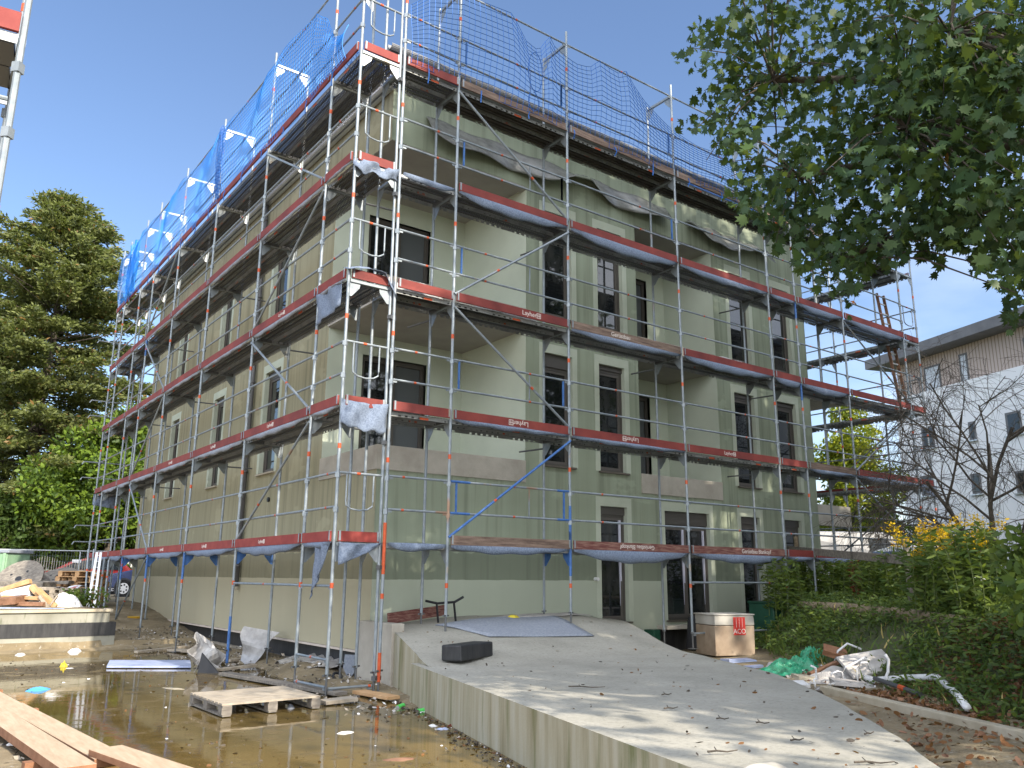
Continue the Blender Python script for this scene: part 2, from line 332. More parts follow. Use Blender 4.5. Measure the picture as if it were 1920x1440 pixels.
def dup(root, loc, rz=0, label=None, rot=None):
    def cp(o, par):
        c = o.copy(); COL.objects.link(c)
        if par is not None: c.parent = par
        for ch in list(o.children): cp(ch, c)
        return c
    c = cp(root, None); c.location = tuple(map(float, loc)); c.rotation_euler = rot if rot else (0, 0, rz)
    if label: c['label'] = label
    return c
def npmesh(name, V, k, mi, mats, parent=None, smooth=False):
    """N faces of k vertices each from array V (N*k,3)."""
    n = len(V)//k; me = bpy.data.meshes.new(name)
    me.vertices.add(n*k); me.vertices.foreach_set('co', np.ascontiguousarray(V, dtype=np.float32).ravel())
    me.loops.add(n*k); me.loops.foreach_set('vertex_index', np.arange(n*k, dtype=np.int32))
    me.polygons.add(n); me.polygons.foreach_set('loop_start', np.arange(0, n*k, k, dtype=np.int32))
    me.polygons.foreach_set('loop_total', np.full(n, k, dtype=np.int32))
    for x in mats: me.materials.append(MAT[x])
    me.polygons.foreach_set('material_index', np.asarray(mi, dtype=np.int32))
    me.update(calc_edges=True); me.validate()
    o = bpy.data.objects.new(name, me); COL.objects.link(o)
    if parent is not None: attach(o, parent)
    return o
def leaves(P, D, S, shape, curl=0.25, up_bias=None):
    """leaf polygons: P centres, D growth directions, S sizes, shape (k,2)."""
    n = len(P); k = len(shape); D = D/np.linalg.norm(D, axis=1, keepdims=True)
    U = rng.normal(size=(n, 3)) if up_bias is None else rng.normal(size=(n, 3))*0.55+np.array(up_bias)
    X = np.cross(D, U); X /= np.linalg.norm(X, axis=1, keepdims=True)+1e-9; Z = np.cross(X, D)
    sx, sy = shape[:, 0], shape[:, 1]
    zz = -curl*(np.abs(sx)*0.7+np.maximum(sy, 0)**2*0.6)
    V = P[:, None, :]+S[:, None, None]*(X[:, None, :]*sx[None, :, None]+D[:, None, :]*sy[None, :, None]+Z[:, None, :]*zz[None, :, None])
    return V.reshape(-1, 3)
HALF = [(0, 1.0), (.12, .66), (.30, .70), (.25, .44), (.66, .56), (.50, .26), (.80, .04), (.42, -.04), (.46, -.30), (.18, -.24), (0, -.36)]
MAPLE = np.array(HALF+[(-x, y) for x, y in HALF[-2:0:-1]])
OVAL = np.array([(0, 1), (.30, .55), (.34, .1), (.16, -.35), (-.16, -.35), (-.34, .1), (-.30, .55)])
DIAM = np.array([(0, 1), (.38, .25), (0, -.4), (-.38, .25)])
BLADE = np.array([(0, 1), (.06, .4), (.05, -.1), (-.05, -.1), (-.06, .4)])
# ------------------------------------------------------------------ terrain
def sbank(x, y): return (x-8.5)*0.8-(y+0.84)*0.6
def sstep(a, b, x): t = min(1, max(0, (x-a)/(b-a))); return t*t*(3-2*t)
def gh(x, y):
    h = -2.05
    pud = sstep(-3.9, -3.3, x)*(1-sstep(-0.1, 0.9, x))*sstep(-8.0, -6.2, y)*(1-sstep(8.6, 9.6, y))
    h -= 0.22*pud
    if y > 9.72: h = -1.24 if x < -0.75 else (-1.95+0.65*sstep(9.7, 17, y))
    if -2.5 < y < 9.5 and -1.6 < x < 1.2: h += .16*max(0, math.sin(2.1*x+1.1*y)*math.sin(1.7*y-.8*x+.5))*sstep(-1.6, .2, x)
    if y > 17: h = -1.30
    s = sbank(x, y)
    if s > -1.5:
        h = max(h, -1.95)
        h += 0.06*sstep(-1.5, 0, s)+0.92*sstep(0.0, 1.5, s)+0.22*sstep(1.5, 5, s)
        if s > 5: h = max(h, -0.75)
    h += 0.025*math.sin(3.1*x+1.3*y)*math.sin(2.3*y-1.1*x)
    return h
xs = sorted(set([-900, -400, -150, -70, -40, -25]+list(np.arange(-16, 20, 0.5))+[0.75, -0.75]+[22, 26, 32, 42, 60, 100, 200, 420, 900]))
ys = sorted(set([-900, -400, -150, -70, -40, -28, -22]+list(np.arange(-18, 22, 0.5))+[9.7, 9.73]+[24, 28, 36, 48, 65, 100, 200, 420, 900]))
g = MB(); vs = [(x, y, gh(x, y)) for x in xs for y in ys]; nn = len(ys)
g.add(vs, [(i*nn+j, (i+1)*nn+j, (i+1)*nn+j+1, i*nn+j+1) for i in range(len(xs)-1) for j in range(nn-1)])
tag(g.build('ground', 'ground_soil', smooth=True), kind='structure')
w = MB(); w.add([(-4.2, -8.2, -2.1), (1.25, -8.2, -2.1), (1.25, 9.7, -2.1), (-4.2, 9.7, -2.1)], [(0, 1, 2, 3)])
tag(w.build('water', 'puddle_water'), kind='structure')
# ------------------------------------------------------------------ the building
WX, WY, BX, BY = 1.3, 1.3, 13.95, 17.75
bld = thing('building', 'three storey apartment block in pale green base coat wrapped in scaffolding', 'building', (WX, WY, -2.1))
def wall_plane(ax, u0, u1, z0, z1, ops, depth, mats, name):
    """ax 0: plane y=WY, u=x ; ax 1: plane x=WX, u=y"""
    mb = MB(); P = (lambda u, d, z: (u, WY+d, z)) if ax == 0 else (lambda u, d, z: (WX+d, u, z))
    us = sorted(set([u0, u1]+[o[0] for o in ops]+[o[1] for o in ops])); zs = sorted(set([z0, z1]+[o[2] for o in ops]+[o[3] for o in ops]))
    for i in range(len(us)-1):
        for j in range(len(zs)-1):
            um, zm = (us[i]+us[i+1])/2, (zs[j]+zs[j+1])/2
            if any(o[0] < um < o[1] and o[2] < zm < o[3] for o in ops): continue
            mb.add([P(us[i], 0, zs[j]), P(us[i+1], 0, zs[j]), P(us[i+1], 0, zs[j+1]), P(us[i], 0, zs[j+1])], [(0, 1, 2, 3)])
    for o in ops:
        a, b_, c_, d_ = o[:4]; dp = o[4] if len(o) > 4 else depth
        if dp <= 0: continue
        for q in ([(a, c_), (a, d_)], [(b_, d_), (b_, c_)], [(a, d_), (b_, d_)], [(b_, c_), (a, c_)]):
            mb.add([P(q[0][0], 0, q[0][1]), P(q[1][0], 0, q[1][1]), P(q[1][0], dp, q[1][1]), P(q[0][0], dp, q[0][1])], [(0, 1, 2, 3)], 1)
    return mb.build(name, mats, bld)
F0 = [(6.38, 7.12, -1.33, .95), (8.25, 9.70, -1.33, .95), (10.82, 11.52, -1.33, .95), (12.5, 13.18, -1.33, .95)]
F1 = [(4.92, 5.66, 1.66, 3.94), (6.40, 7.14, 1.66, 3.94), (10.82, 11.58, 1.66, 3.94), (12.5, 13.28, 1.66, 3.94)]
F2 = [(4.92, 5.66, 4.72, 7.02), (6.40, 7.14, 4.72, 7.02), (10.82, 11.58, 4.72, 7.02), (12.5, 13.28, 4.72, 7.02)]
LG = [(1.3, 4.45, 1.28, 4.32, 0), (1.3, 4.45, 4.33, 7.40, 0), (7.57, 10.2, 1.28, 4.32, 0), (7.57, 10.2, 4.33, 7.40, 0)]
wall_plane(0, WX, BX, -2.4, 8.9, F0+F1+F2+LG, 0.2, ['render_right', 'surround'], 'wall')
LW1 = [(6.05, 6.98, 1.70, 4.02), (9.88, 10.66, 1.70, 4.02), (13.95, 14.7, 1.70, 4.02)]
LW2 = [(a, b_, 4.75, 7.05) for a, b_, _, _ in LW1]
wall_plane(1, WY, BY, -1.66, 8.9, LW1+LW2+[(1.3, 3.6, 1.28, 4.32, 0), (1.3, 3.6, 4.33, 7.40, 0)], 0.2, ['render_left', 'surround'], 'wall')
mb = MB(); mb.add([(BX, WY, -2.4), (BX, BY, -2.4), (BX, BY, 8.9), (BX, WY, 8.9)], [(0, 1, 2, 3)]); mb.add([(WX, BY, -2.4), (BX, BY, -2.4), (BX, BY, 8.9), (WX, BY, 8.9)], [(0, 1, 2, 3)])
mb.build('wall', 'render_right', bld)
# loggias
def loggia(x0, x1, depth, left_open, zf, zc):
    mb = MB(); yb = WY+depth
    door = (2.06, 3.55) if left_open else (x0+.5, x0+2.0)
    dz = (zf+.44, zf+2.62)
    xl = x0
    for a, b_, c_, d_ in ((xl, door[0], zf, zc), (door[1], x1, zf, zc), (door[0], door[1], dz[1], zc), (door[0], door[1], zf, dz[0])):
        mb.add([(a, yb, c_), (b_, yb, c_), (b_, yb, d_), (a, yb, d_)], [(0, 1, 2, 3)])
    mb.add([(x1, WY, zf), (x1, yb, zf), (x1, yb, zc), (x1, WY, zc)], [(0, 1, 2, 3)])
    if not left_open: mb.add([(x0, WY, zf), (x0, yb, zf), (x0, yb, zc), (x0, WY, zc)], [(0, 1, 2, 3)])
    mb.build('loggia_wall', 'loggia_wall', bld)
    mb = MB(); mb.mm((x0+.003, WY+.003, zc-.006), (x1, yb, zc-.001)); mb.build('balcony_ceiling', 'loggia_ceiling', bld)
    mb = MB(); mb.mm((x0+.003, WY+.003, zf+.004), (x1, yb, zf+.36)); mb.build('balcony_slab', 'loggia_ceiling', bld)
    f = MB(); a, b_ = door; y = yb+.12; mid = (a+b_)/2
    f.mm((a, y-.04, dz[0]), (a+.09, y+.06, dz[1])); f.mm((b_-.09, y-.04, dz[0]), (b_, y+.06, dz[1])); f.mm((a+.09, y-.04, dz[1]-.1), (b_-.09, y+.06, dz[1])); f.mm((a+.09, y-.04, dz[0]), (b_-.09, y+.06, dz[0]+.09)); f.mm((mid-.06, y-.045, dz[0]+.09), (mid+.06, y+.06, dz[1]-.1))
    d = f.build('door', 'window_frame', bld)
    q = MB(); q.mm((a+.09, y+.0, dz[0]+.09), (mid-.06, y+.02, dz[1]-.1)); q.build('pane', 'glass', d)
    q = MB(); q.mm((mid+.06, y+.0, dz[0]+.09), (b_-.09, y+.02, dz[1]-.1)); q.build('blind', 'grey_blind', d)
for zf, zc in ((1.28, 4.32), (4.33, 7.40)):
    loggia(WX, 4.45, 2.3, True, zf, zc); loggia(7.57, 10.2, 1.6, False, zf, zc)
    p = MB(); p.mm((WX-.025, WY-.025, zf), (4.45, WY+.12, zf+.42)); p.mm((WX-.025, WY+.12, zf), (WX+.12, 3.62, zf+.42)); p.build('parapet', 'raw_concrete', bld, bevel=.006)
    p = MB(); p.mm((7.57, WY-.025, zf), (10.2, WY+.12, zf+.42)); p.build('parapet', 'raw_concrete', bld, bevel=.006)
p = MB(); p.mm((1.62, WY+.003, 7.34), (4.45, WY+.2, 7.397)); p.build('ceiling_lip', 'loggia_ceiling', bld)
def window(ax, u0, u1, z0, z1, box=0.0, leaves_=1, sill='sill_metal', tilt=False):
    P = (lambda u, d, z: (u, WY+d, z)) if ax == 0 else (lambda u, d, z: (WX+d, u, z))
    f = MB(); top = z1-box
    def bx(m_, a, b_, c_, d_, e, g_): m_.mm(P(a, e, c_), P(b_, g_, d_))
    fr = .055
    bx(f, u0, u0+fr, z0, top, .10, .19); bx(f, u1-fr, u1, z0, top, .10, .19); bx(f, u0+fr, u1-fr, top-fr, top, .10, .19); bx(f, u0+fr, u1-fr, z0, z0+fr, .10, .19)
    if box: bx(f, u0, u1, top, z1, .07, .18)
    w_ = f.build('window', 'window_frame', bld)
    n = leaves_; wd = (u1-u0-2*fr)/n
    for i in range(n):
        a = u0+fr+i*wd; b_ = a+wd; s = MB(); k = .055
        bx(s, a, a+k, z0+fr, top-fr, .115, .17); bx(s, b_-k, b_, z0+fr, top-fr, .115, .17); bx(s, a+k, b_-k, top-fr-k, top-fr, .115, .17); bx(s, a+k, b_-k, z0+fr, z0+fr+k, .115, .17)
        sh = s.build('sash', 'window_sash', w_)
        q = MB(); bx(q, a+k, b_-k, z0+fr+k, top-fr-k, .135, .15); q.build('pane', 'glass', w_)
        if tilt: t = MB(); t.beam(P(b_-.03, .14, z0+.3), P(b_-.07, .105, top-.1), .03, .05); t.build('opened_sash', 'white_sash', w_)
    if sill:
        t = MB(); bx(t, u0-.05, u1+.05, z0-.035, z0, -.06, .10); t.build('sill', sill, w_)
    t = MB(); e = -.004; bw = .13
    bx(t, u0-bw, u0, z0, z1+bw+.06, e, .0); bx(t, u1, u1+bw, z0, z1+bw+.06, e, .0); bx(t, u0, u1, z1, z1+bw+.06, e, .0); t.build('surround', 'surround', w_)
for i, o in enumerate(F0): window(0, *o, box=(.28 if i == 1 else .16), leaves_=2 if i == 1 else 1, tilt=(i < 2))
for i, o in enumerate(F1): window(0, *o, box=.27 if i == 0 else .1)
for i, o in enumerate(F2): window(0, *o, box=.1)
for o in LW1+LW2: window(1, *o, box=.1, sill='pale_sill')
# plinth
p = MB(); p.mm((WX-.03, WY-.0, -1.70), (WX+.05, BY, -1.665)); p.build('plinth_trim', 'xps', bld)
p = MB(); p.mm((WX+.12, WY, -2.02), (WX+.2, BY, -1.70)); p.build('plinth_coating', 'bitumen', bld)
p = MB(); p.mm((WX+.05, WY, -2.6), (WX+.25, BY, -2.0)); p.build('footing', 'footing', bld)
p = MB(); p.mm((WX+.2, WY-.006, -2.4), (BX, WY-.001, -1.52)); p.build('plinth_coating', 'bitumen', bld)
# roof, gutters, pipe
p = MB(); p.mm((.95, .92, 8.86), (BX+.35, BY+.35, 9.03))
rx0, ry0, rx1, ry1 = .95, .92, BX+.35, BY+.35
p.add([(rx0, ry0, 9.03), (rx1, ry0, 9.03), (rx1, ry1, 9.03), (rx0, ry1, 9.03), (6.6, 7.5, 10.6), (8.6, 7.5, 10.6), (8.6, 11.5, 10.6), (6.6, 11.5, 10.6)], [(0, 1, 5, 4), (1, 2, 6, 5), (2, 3, 7, 6), (3, 0, 4, 7), (4, 5, 6, 7)])
roof = p.build('roof', 'roof_sheet', bld)
def gutter(p0, p1, nx, mt='gutter_zinc'):
    a, b_ = Vector(p0), Vector(p1); mbg = MB(); n = 8
    for i in range(n):
        t0, t1 = math.pi*i/n, math.pi*(i+1)/n
        q = [a+Vector(nx)*(-.075*math.cos(t))+Vector((0, 0, -.075*math.sin(t))) for t in (t0, t1)]
        r_ = [v+(b_-a) for v in q]; mbg.add([q[0], q[1], r_[1], r_[0]], [(0, 1, 2, 3)])
    return mbg.build('gutter', mt, roof, smooth=True, solid=.004)
gutter((1.12, .95, 8.5), (1.12, BY, 8.5), (1, 0, 0)); gutter((.95, .84, 8.98), (BX+.3, .84, 8.98), (0, 1, 0), 'roof_sheet')
p = MB(); p.mm((1.2, 1.2, 8.42), (1.28, BY, 8.6)); p.build('fascia', 'gutter_zinc', bld)
p = MB(); p.tube([(1.22, 7.6, -.72), (1.22, 7.6, 8.42)], .05, 10)
for z in (-.3, 1.8, 3.9, 6.0, 8.0): p.tube([(1.22, 7.6, z), (1.22, 7.6, z+.05)], .058, 10)
p.tube([(1.22, 7.6, -.80), (1.22, 7.6, -.72)], .045, 10, 1); p.build('downpipe', ['pipe_grey', 'pale_sill'], bld, smooth=True)
p = MB(); p.tube([(1.297, 6.18, 1.1), (1.26, 6.18, 1.1)], .05, 12); p.build('vent_pipe', 'black_rubber', bld)
p = MB(); p.tube([(6.2, 1.3, -.5), (6.2, 1.2, -.5)], .035, 10); p.build('vent_pipe', 'white_plastic', bld)
# balconies of the far side
for z in (1.28, 4.33):
    p = MB(); p.mm((BX+.003, 1.86, z), (BX+2.1, 5.6, z+.2)); p.build('far_balcony_slab', 'raw_concrete', bld)
    p = MB(); p.mm((BX+.003, 1.7, z-.35 if z < 2 else z), (BX+2.15, 1.855, z+.2)); p.build('far_balcony_edge', 'raw_concrete', bld)
# ------------------------------------------------------------------ scaffolding
LV = [0, 2, 4, 6, 8]
YL = [0, 1.11, 4.17, 7.43, 10.54, 13.19, 14.78, 16.93, 17.93]
XR = [.775, 1.88, 4.40, 7.45, 10.51, 11.56, 13.56, 16.50]
YC = -0.06; WD = .73
def post(root, x, y, zb, zt, band=1.35, blue=(), far=False, inner=False):
    mb = MB(); zs = [zb+.3]
    mb.tube([(x, y, zb+.28), (x, y, zt)], .0245, 8 if far else 10)
    mb.tube([(x, y, zb), (x, y, zb+.35)], .017, 8, 3); mb.box((x, y, zb+.006), (.15, .15, .012), (0, 0, .3), 3)
    mb.box((x, y, zb+.3), (.16, .03, .025), (0, 0, .5), 3)
    z = -2+band
    while z < zt-.1:
        if z > zb+.5 and not inner: mb.tube([(x, y, z), (x, y, z+.075)], .0262, 8 if far else 10, 1)
        z += 2
    for b0, b1 in blue: mb.tube([(x, y, b0), (x, y, b1)], .0256, 10, 2)
    for k in (0, 2, 4, 6, 8):                       # guard rail wedge boxes
        for dz in (.5, 1.0):
            if zt > k+dz and not inner: mb.box((x, y, k+dz-.04), (.058, .058, .075) if not far else (.05, .05, .06), (0, 0, .785))
    return mb.build('post', ['galvanised', 'orange_band', 'blue_paint', 'spindle_steel'], root)
def transom(root, po, pi, z, bright=False, blue=False):
    mb = MB(); a = Vector((po[0], po[1], z-.03)); b_ = Vector((pi[0], pi[1], z-.03)); d = (b_-a).normalized()
    mb.beam(a+d*.025, b_-d*.025, .05, .05)
    n = Vector((-d.y, d.x, 0))*.006
    for q, s in ((a, 1), (b_, -1)):
        e = d*s
        mb.prism([q+e*.025+Vector((0, 0, -.026))-n/2, q+e*.20+Vector((0, 0, -.026))-n/2, q+e*.19+Vector((0, 0, -.10))-n/2, q+e*.06+Vector((0, 0, -.25))-n/2, q+e*.025+Vector((0, 0, -.25))-n/2], n, 1 if blue else 0)
    return mb.build('transom', ['galvanised_bright' if bright else 'galvanised', 'blue_paint'], root)
def deck(root, ax, u0, u1, v0, z, wood=False):
    """two planks between v0+.05 and v0+.69 (v grows away from the street side)"""
    mb = MB(); B = (lambda u, v, zz: (u, v, zz)) if ax == 0 else (lambda u, v, zz: (v, u, zz))
    for k in (0, 1):
        a = v0+.035+k*.335; b_ = a+.32
        mb.mm(B(u0+.03, a, z+.0), B(u1-.03, b_, z+.006), 2 if wood else 0)
        for v in (a, b_-.004): mb.mm(B(u0+.03, v, z-.068), B(u1-.03, v+.004, z-.0005), 1)
        for v in (a+.105, a+.21): mb.mm(B(u0+.03, v, z-.03), B(u1-.03, v+.012, z-.0005), 2 if wood else 3)
        mb.mm(B(u0+.031, a+.005, z-.06), B(u0+.06, b_-.005, z-.001), 3); mb.mm(B(u1-.06, a+.005, z-.06), B(u1-.031, b_-.005, z-.001), 3)
        n = max(1, int((u1-u0)/1.3))
        for i in range(n): q = u0+(u1-u0)*(i+.5)/n; mb.mm(B(q, a-.002, z-.066), B(q+.16, a-.001, z-.03), 4)
    return mb.build('deck', ['deck_plate_%d' % ax, 'deck_rail_%d' % ax, 'deck_wood', 'spindle_steel', 'orange_band'], root)
def text_on(root, body, p, ux, size, up_=(0, 0, 1), flip=False, mat='white_letters', name='lettering', ext=.001):
    cu = bpy.data.curves.new('lettering', 'FONT'); cu.body = body; cu.size = size; cu.align_x = 'CENTER'; cu.align_y = 'CENTER'; cu.extrude = ext
    t = bpy.data.objects.new('t', cu); COL.objects.link(t)
    bpy.context.view_layer.update()
    me = bpy.data.meshes.new_from_object(t.evaluated_get(bpy.context.evaluated_depsgraph_get()))
    bpy.data.objects.remove(t)
    me.materials.clear(); me.materials.append(MAT[mat])
    x = Vector(ux).normalized(); y = Vector(up_); z = x.cross(y)
    if flip: x = -x; y = -y
    M = Matrix(((x.x, y.x, z.x, p[0]), (x.y, y.y, z.y, p[1]), (x.z, y.z, z.z, p[2]), (0, 0, 0, 1)))
    me.transform(M); o = bpy.data.objects.new(name, me); COL.objects.link(o); o.parent = root
    return o
def toe(root, ax, u0, u1, v, z, mat='red_board', logo=None, flip=False, sag=0.0):
    mb = MB(); B = (lambda u, vv, zz: (u, vv, zz)) if ax == 0 else (lambda u, vv, zz: (vv, u, zz))
    n = 8
    for i in range(n):
        a, b_ = u0+.04+(u1-u0-.08)*i/n, u0+.04+(u1-u0-.08)*(i+1)/n
        mb.add([B(a, v-.03, z+.005), B(b_, v-.03, z+.005), B(b_, v-.03, z+.152), B(a, v-.03, z+.152), B(a, v, z+.005), B(b_, v, z+.005), B(b_, v, z+.152), B(a, v, z+.152)],
               [(0, 1, 2, 3), (5, 4, 7, 6), (3, 2, 6, 7), (1, 0, 4, 5)]+([(0, 3, 7, 4)] if i == 0 else [])+([(1, 5, 6, 2)] if i == n-1 else []))
    for u in (u0+.045, u1-.075): mb.mm(B(u, v-.034, z+.02), B(u+.03, v+.004, z+.16), 1)
    o = mb.build('toe_board', [mat, 'galvanised'], root)
    if logo:
        um = u0+(u1-u0)*logo[2]
        p = B(um, v-.0315, z+.078); ux = (1, 0, 0) if ax == 0 else (0, -1, 0)
        text_on(o, logo[0], p, ux, logo[1], flip=flip)
        if logo[0] == 'Layher':
            sg = (-1 if flip else 1)*(1 if ax == 0 else -1)
            c0 = um+sg*(logo[1]*1.75); q = MB(); s_ = logo[1]*.36
            for k in (-1, 1):
                q.mm(B(c0+k*s_-.004, v-.0335, z+.078-s_), B(c0+k*s_+.004, v-.0305, z+.078+s_)); q.mm(B(c0-s_, v-.0335, z+.078+k*s_-.004), B(c0+s_, v-.0305, z+.078+k*s_+.004))
                q.mm(B(c0+k*s_*.42-.004, v-.0335, z+.078-s_*.8), B(c0+k*s_*.42+.004, v-.0305, z+.078+s_*.8))
            q.mm(B(c0-s_*.8, v-.0335, z+.074), B(c0+s_*.8, v-.0305, z+.082)); q.build('logo', 'white_letters', o)
    return o
def rail(root, p0, p1, mark=.4, blue=False):
    mb = MB(); a, b_ = Vector(p0), Vector(p1); L = (b_-a).length; d = (b_-a)/L
    mb.tube([a+d*.03, b_-d*.03], .019, 8, 2 if blue else 0); c_ = a+(b_-a)*mark; mb.tube([c_-d*.022, c_+d*.022], .0202, 8, 1)
    for q, s in ((a, 1), (b_, -1)): mb.beam(q+d*s*.03+Vector((0, 0, -.02)), q+d*s*.10+Vector((0, 0, -.02)), .012, .05)
    return mb.build('guardrail', ['galvanised', 'orange_band', 'blue_paint'], root)
def brace(root, p0, p1, blue=False):
    mb = MB(); a, b_ = Vector(p0), Vector(p1); mb.tube([a, b_], .0215, 8, 2 if blue else 0); d = (b_-a).normalized(); c_ = a+(b_-a)*.35
    mb.tube([c_-d*.03, c_+d*.03], .0228, 8, 1)
    if not blue: mb.tube([a, a+d*.02], .03, 8)
    return mb.build('diagonal_brace', ['galvanised', 'orange_band', 'blue_paint'], root)
def end_gate(root, p0, p1, z):
    mb = MB(); a, b_ = Vector(p0), Vector(p1); d = (b_-a)
    mb.tube([a+Vector((0, 0, z+1)), b_+Vector((0, 0, z+1))], .019, 8); c_ = a+d*.45+Vector((0, 0, z+1)); mb.tube([c_-d*.04, c_+d*.04], .0205, 8, 1)
    pts = []
    for t in np.linspace(0, 1, 17):
        if t < .35: pts.append((.20, 1-.45*t/.35))
        elif t > .65: pts.append((.80, 1-.45*(1-t)/.35))
        else: aa = math.pi*(t-.35)/.3; pts.append((.5-.3*math.cos(aa)*(1 if abs(math.cos(aa)) > .55 else abs(math.cos(aa))**.6*1.15), .55-.09*math.sin(aa)))
    mb.tube([a+d*u+Vector((0, 0, z+h)) for u, h in pts], .0135, 8)
    return mb.build('end_guard', ['galvanised', 'orange_band'], root)
# --- left run
sl = thing('scaffolding', 'scaffold run along the long left facade with taut blue net on top', 'scaffold', (0, 8.9, -2.1))
baseL = {0: -2.12, 1: -2.1, 2: -2.08, 3: -2.05, 4: -2.0, 5: -1.95, 6: -1.8, 7: -1.42, 8: -1.35}
for i, y in enumerate(YL):
    bd = 1.35 if i not in (5,) else 1.72
    blu = []
    if i in (3, 4, 5): blu = [(-.62, -.02)]
    if i == 5: blu += [(5.55, 6.0)]
    if i == 2: blu += [(-2.0, -1.2)]
    post(sl, 0, y, baseL[i], 10.25 if i else 11.0, bd, blu, i > 4); post(sl, WD, y, baseL[i]+.0, 10.0 if i < 8 else 8.5, bd+.02, [], i > 4, True)
    for z in LV+[10]:
        if not (i == 0 and z == 10): transom(sl, (0, y), (WD, y), z, bright=(z >= 8), blue=(z == 0 and i in (2, 3, 4, 5)))
for b in range(8):
    y0, y1 = YL[b], YL[b+1]
    for li, z in enumerate(LV):
        deck(sl, 1, y0, y1, 0.0, z)
        lg = None
        if z in (0, 2) and b in (1, 2, 3): lg = ('Layher', .085, .55)
        if z in (4,) and b in (1,): lg = ('Layher', .085, .5)
        toe(sl, 1, y0, y1, -.025, z, 'red_board_bright' if z == 0 else 'red_board', lg)
        for dz in (.5, 1.0): rail(sl, (0, y0, z+dz), (0, y1, z+dz), .3+.1*((b+li) % 4))
    rail(sl, (0, y0, 9.93), (0, y1, 9.93), .5)
tp = [(2, 0), (1, 2), (2, 4), (1, 6), (2, 8)]
for k in range(4): a, b_ = tp[k], tp[k+1]; brace(sl, (-.03, YL[a[0]], a[1]+.1), (-.03, YL[b_[0]], b_[1]-.1))
tp = [(5, -1.8), (4, 0), (5, 2), (4, 4), (5, 6), (4, 8)]
for k in range(5): a, b_ = tp[k], tp[k+1]; brace(sl, (-.03, YL[a[0]], a[1]+.1), (-.03, YL[b_[0]], b_[1]-.1))
for z in LV: end_gate(sl, (0, 0, 0), (WD, 0, 0), z)
end_gate(sl, (0, YL[8], 0), (WD, YL[8], 0), 6)
for y0, y1, z in ((0, 1.11, -.62), (1.11, 4.17, -.62), (1.11, 0, -1.62)): rail(sl, (.0, y0, z), (.0, y1, z), .5)
rail(sl, (0, 0, -2.0), (WD, 0, -2.0), .9); rail(sl, (0, 0, -1.98), (0, 1.11, -2.0), .9)
for z in (0, 2, 4, 6, 8):
    o = toe(sl, 0, .0, WD, -.02, z, 'red_board_bright' if z in (0, 8) else 'red_board')
for i, y in enumerate(YL[1:8]):                    # wall ties
    for z in (2, 4, 6):
        if (i+z//2) % 2: mb = MB(); mb.tube([(WD, y, z-.12), (WX-.01, y-.05, z-.12)], .017, 6); mb.build('wall_tie', 'spindle_steel', sl)
for z in (.5, 1.0, 2.5, 3, 4.5, 5, 7, 8.8):        # loose guard ends sticking out at the far end
    mb = MB(); mb.tube([(-.45, YL[8]+.02, z), (.8, YL[8]+.02, z)], .019, 6); mb.tube([(-.45, YL[8]+.02, z), (-.5, YL[8]+.02, z-.09)], .019, 6); mb.build('end_guard', 'galvanised', sl)
# --- right run
sr = thing('scaffolding', 'scaffold run along the balcony facade above the concrete ramp with red toe boards', 'scaffold', (8.6, YC, -1.9))
baseR = [-2.1, -1.36, -1.36, -1.78, -1.6, -1.1, -.95, -.9]
for i, x in enumerate(XR):
    blu = []
    if i == 2: blu = [(-.45, .3), (-.0, .75)]
    if i == 5: blu = [(3.6, 4.0), (5.6, 6.05)]
    tz = 11.0 if i == 0 else 10.25
    post(sr, x, YC, baseR[i], tz, 1.35 if i else 1.2, blu); post(sr, x, YC+WD, baseR[i], tz if i == 0 else 10.05, 1.37, [], False, True)
    for z in LV+[10]: transom(sr, (x, YC), (x, YC+WD), z, bright=False, blue=(z == 0 and i == 2))
for z in (-1.9, -.35, 1.5, 3.5, 5.6, 7.7): mb = MB(); mb.box((XR[0]-.022, YC+.03, z), (.14, .07, .06), (0, 0, .4)); mb.build('coupler', 'spindle_steel', sr)
for z0, z1 in ((-.45, .3), (-1.95, -1.55)): mb = MB(); mb.tube([(XR[0], YC, z0), (XR[0], YC, z1)], .0262, 10); mb.build('orange_sleeve', 'orange_band', sr)
GB = {(3, 2): ('Gerüstbau', .11, .45), (2, 2): ('Gerüstbau Blankopf', .11, .45)}
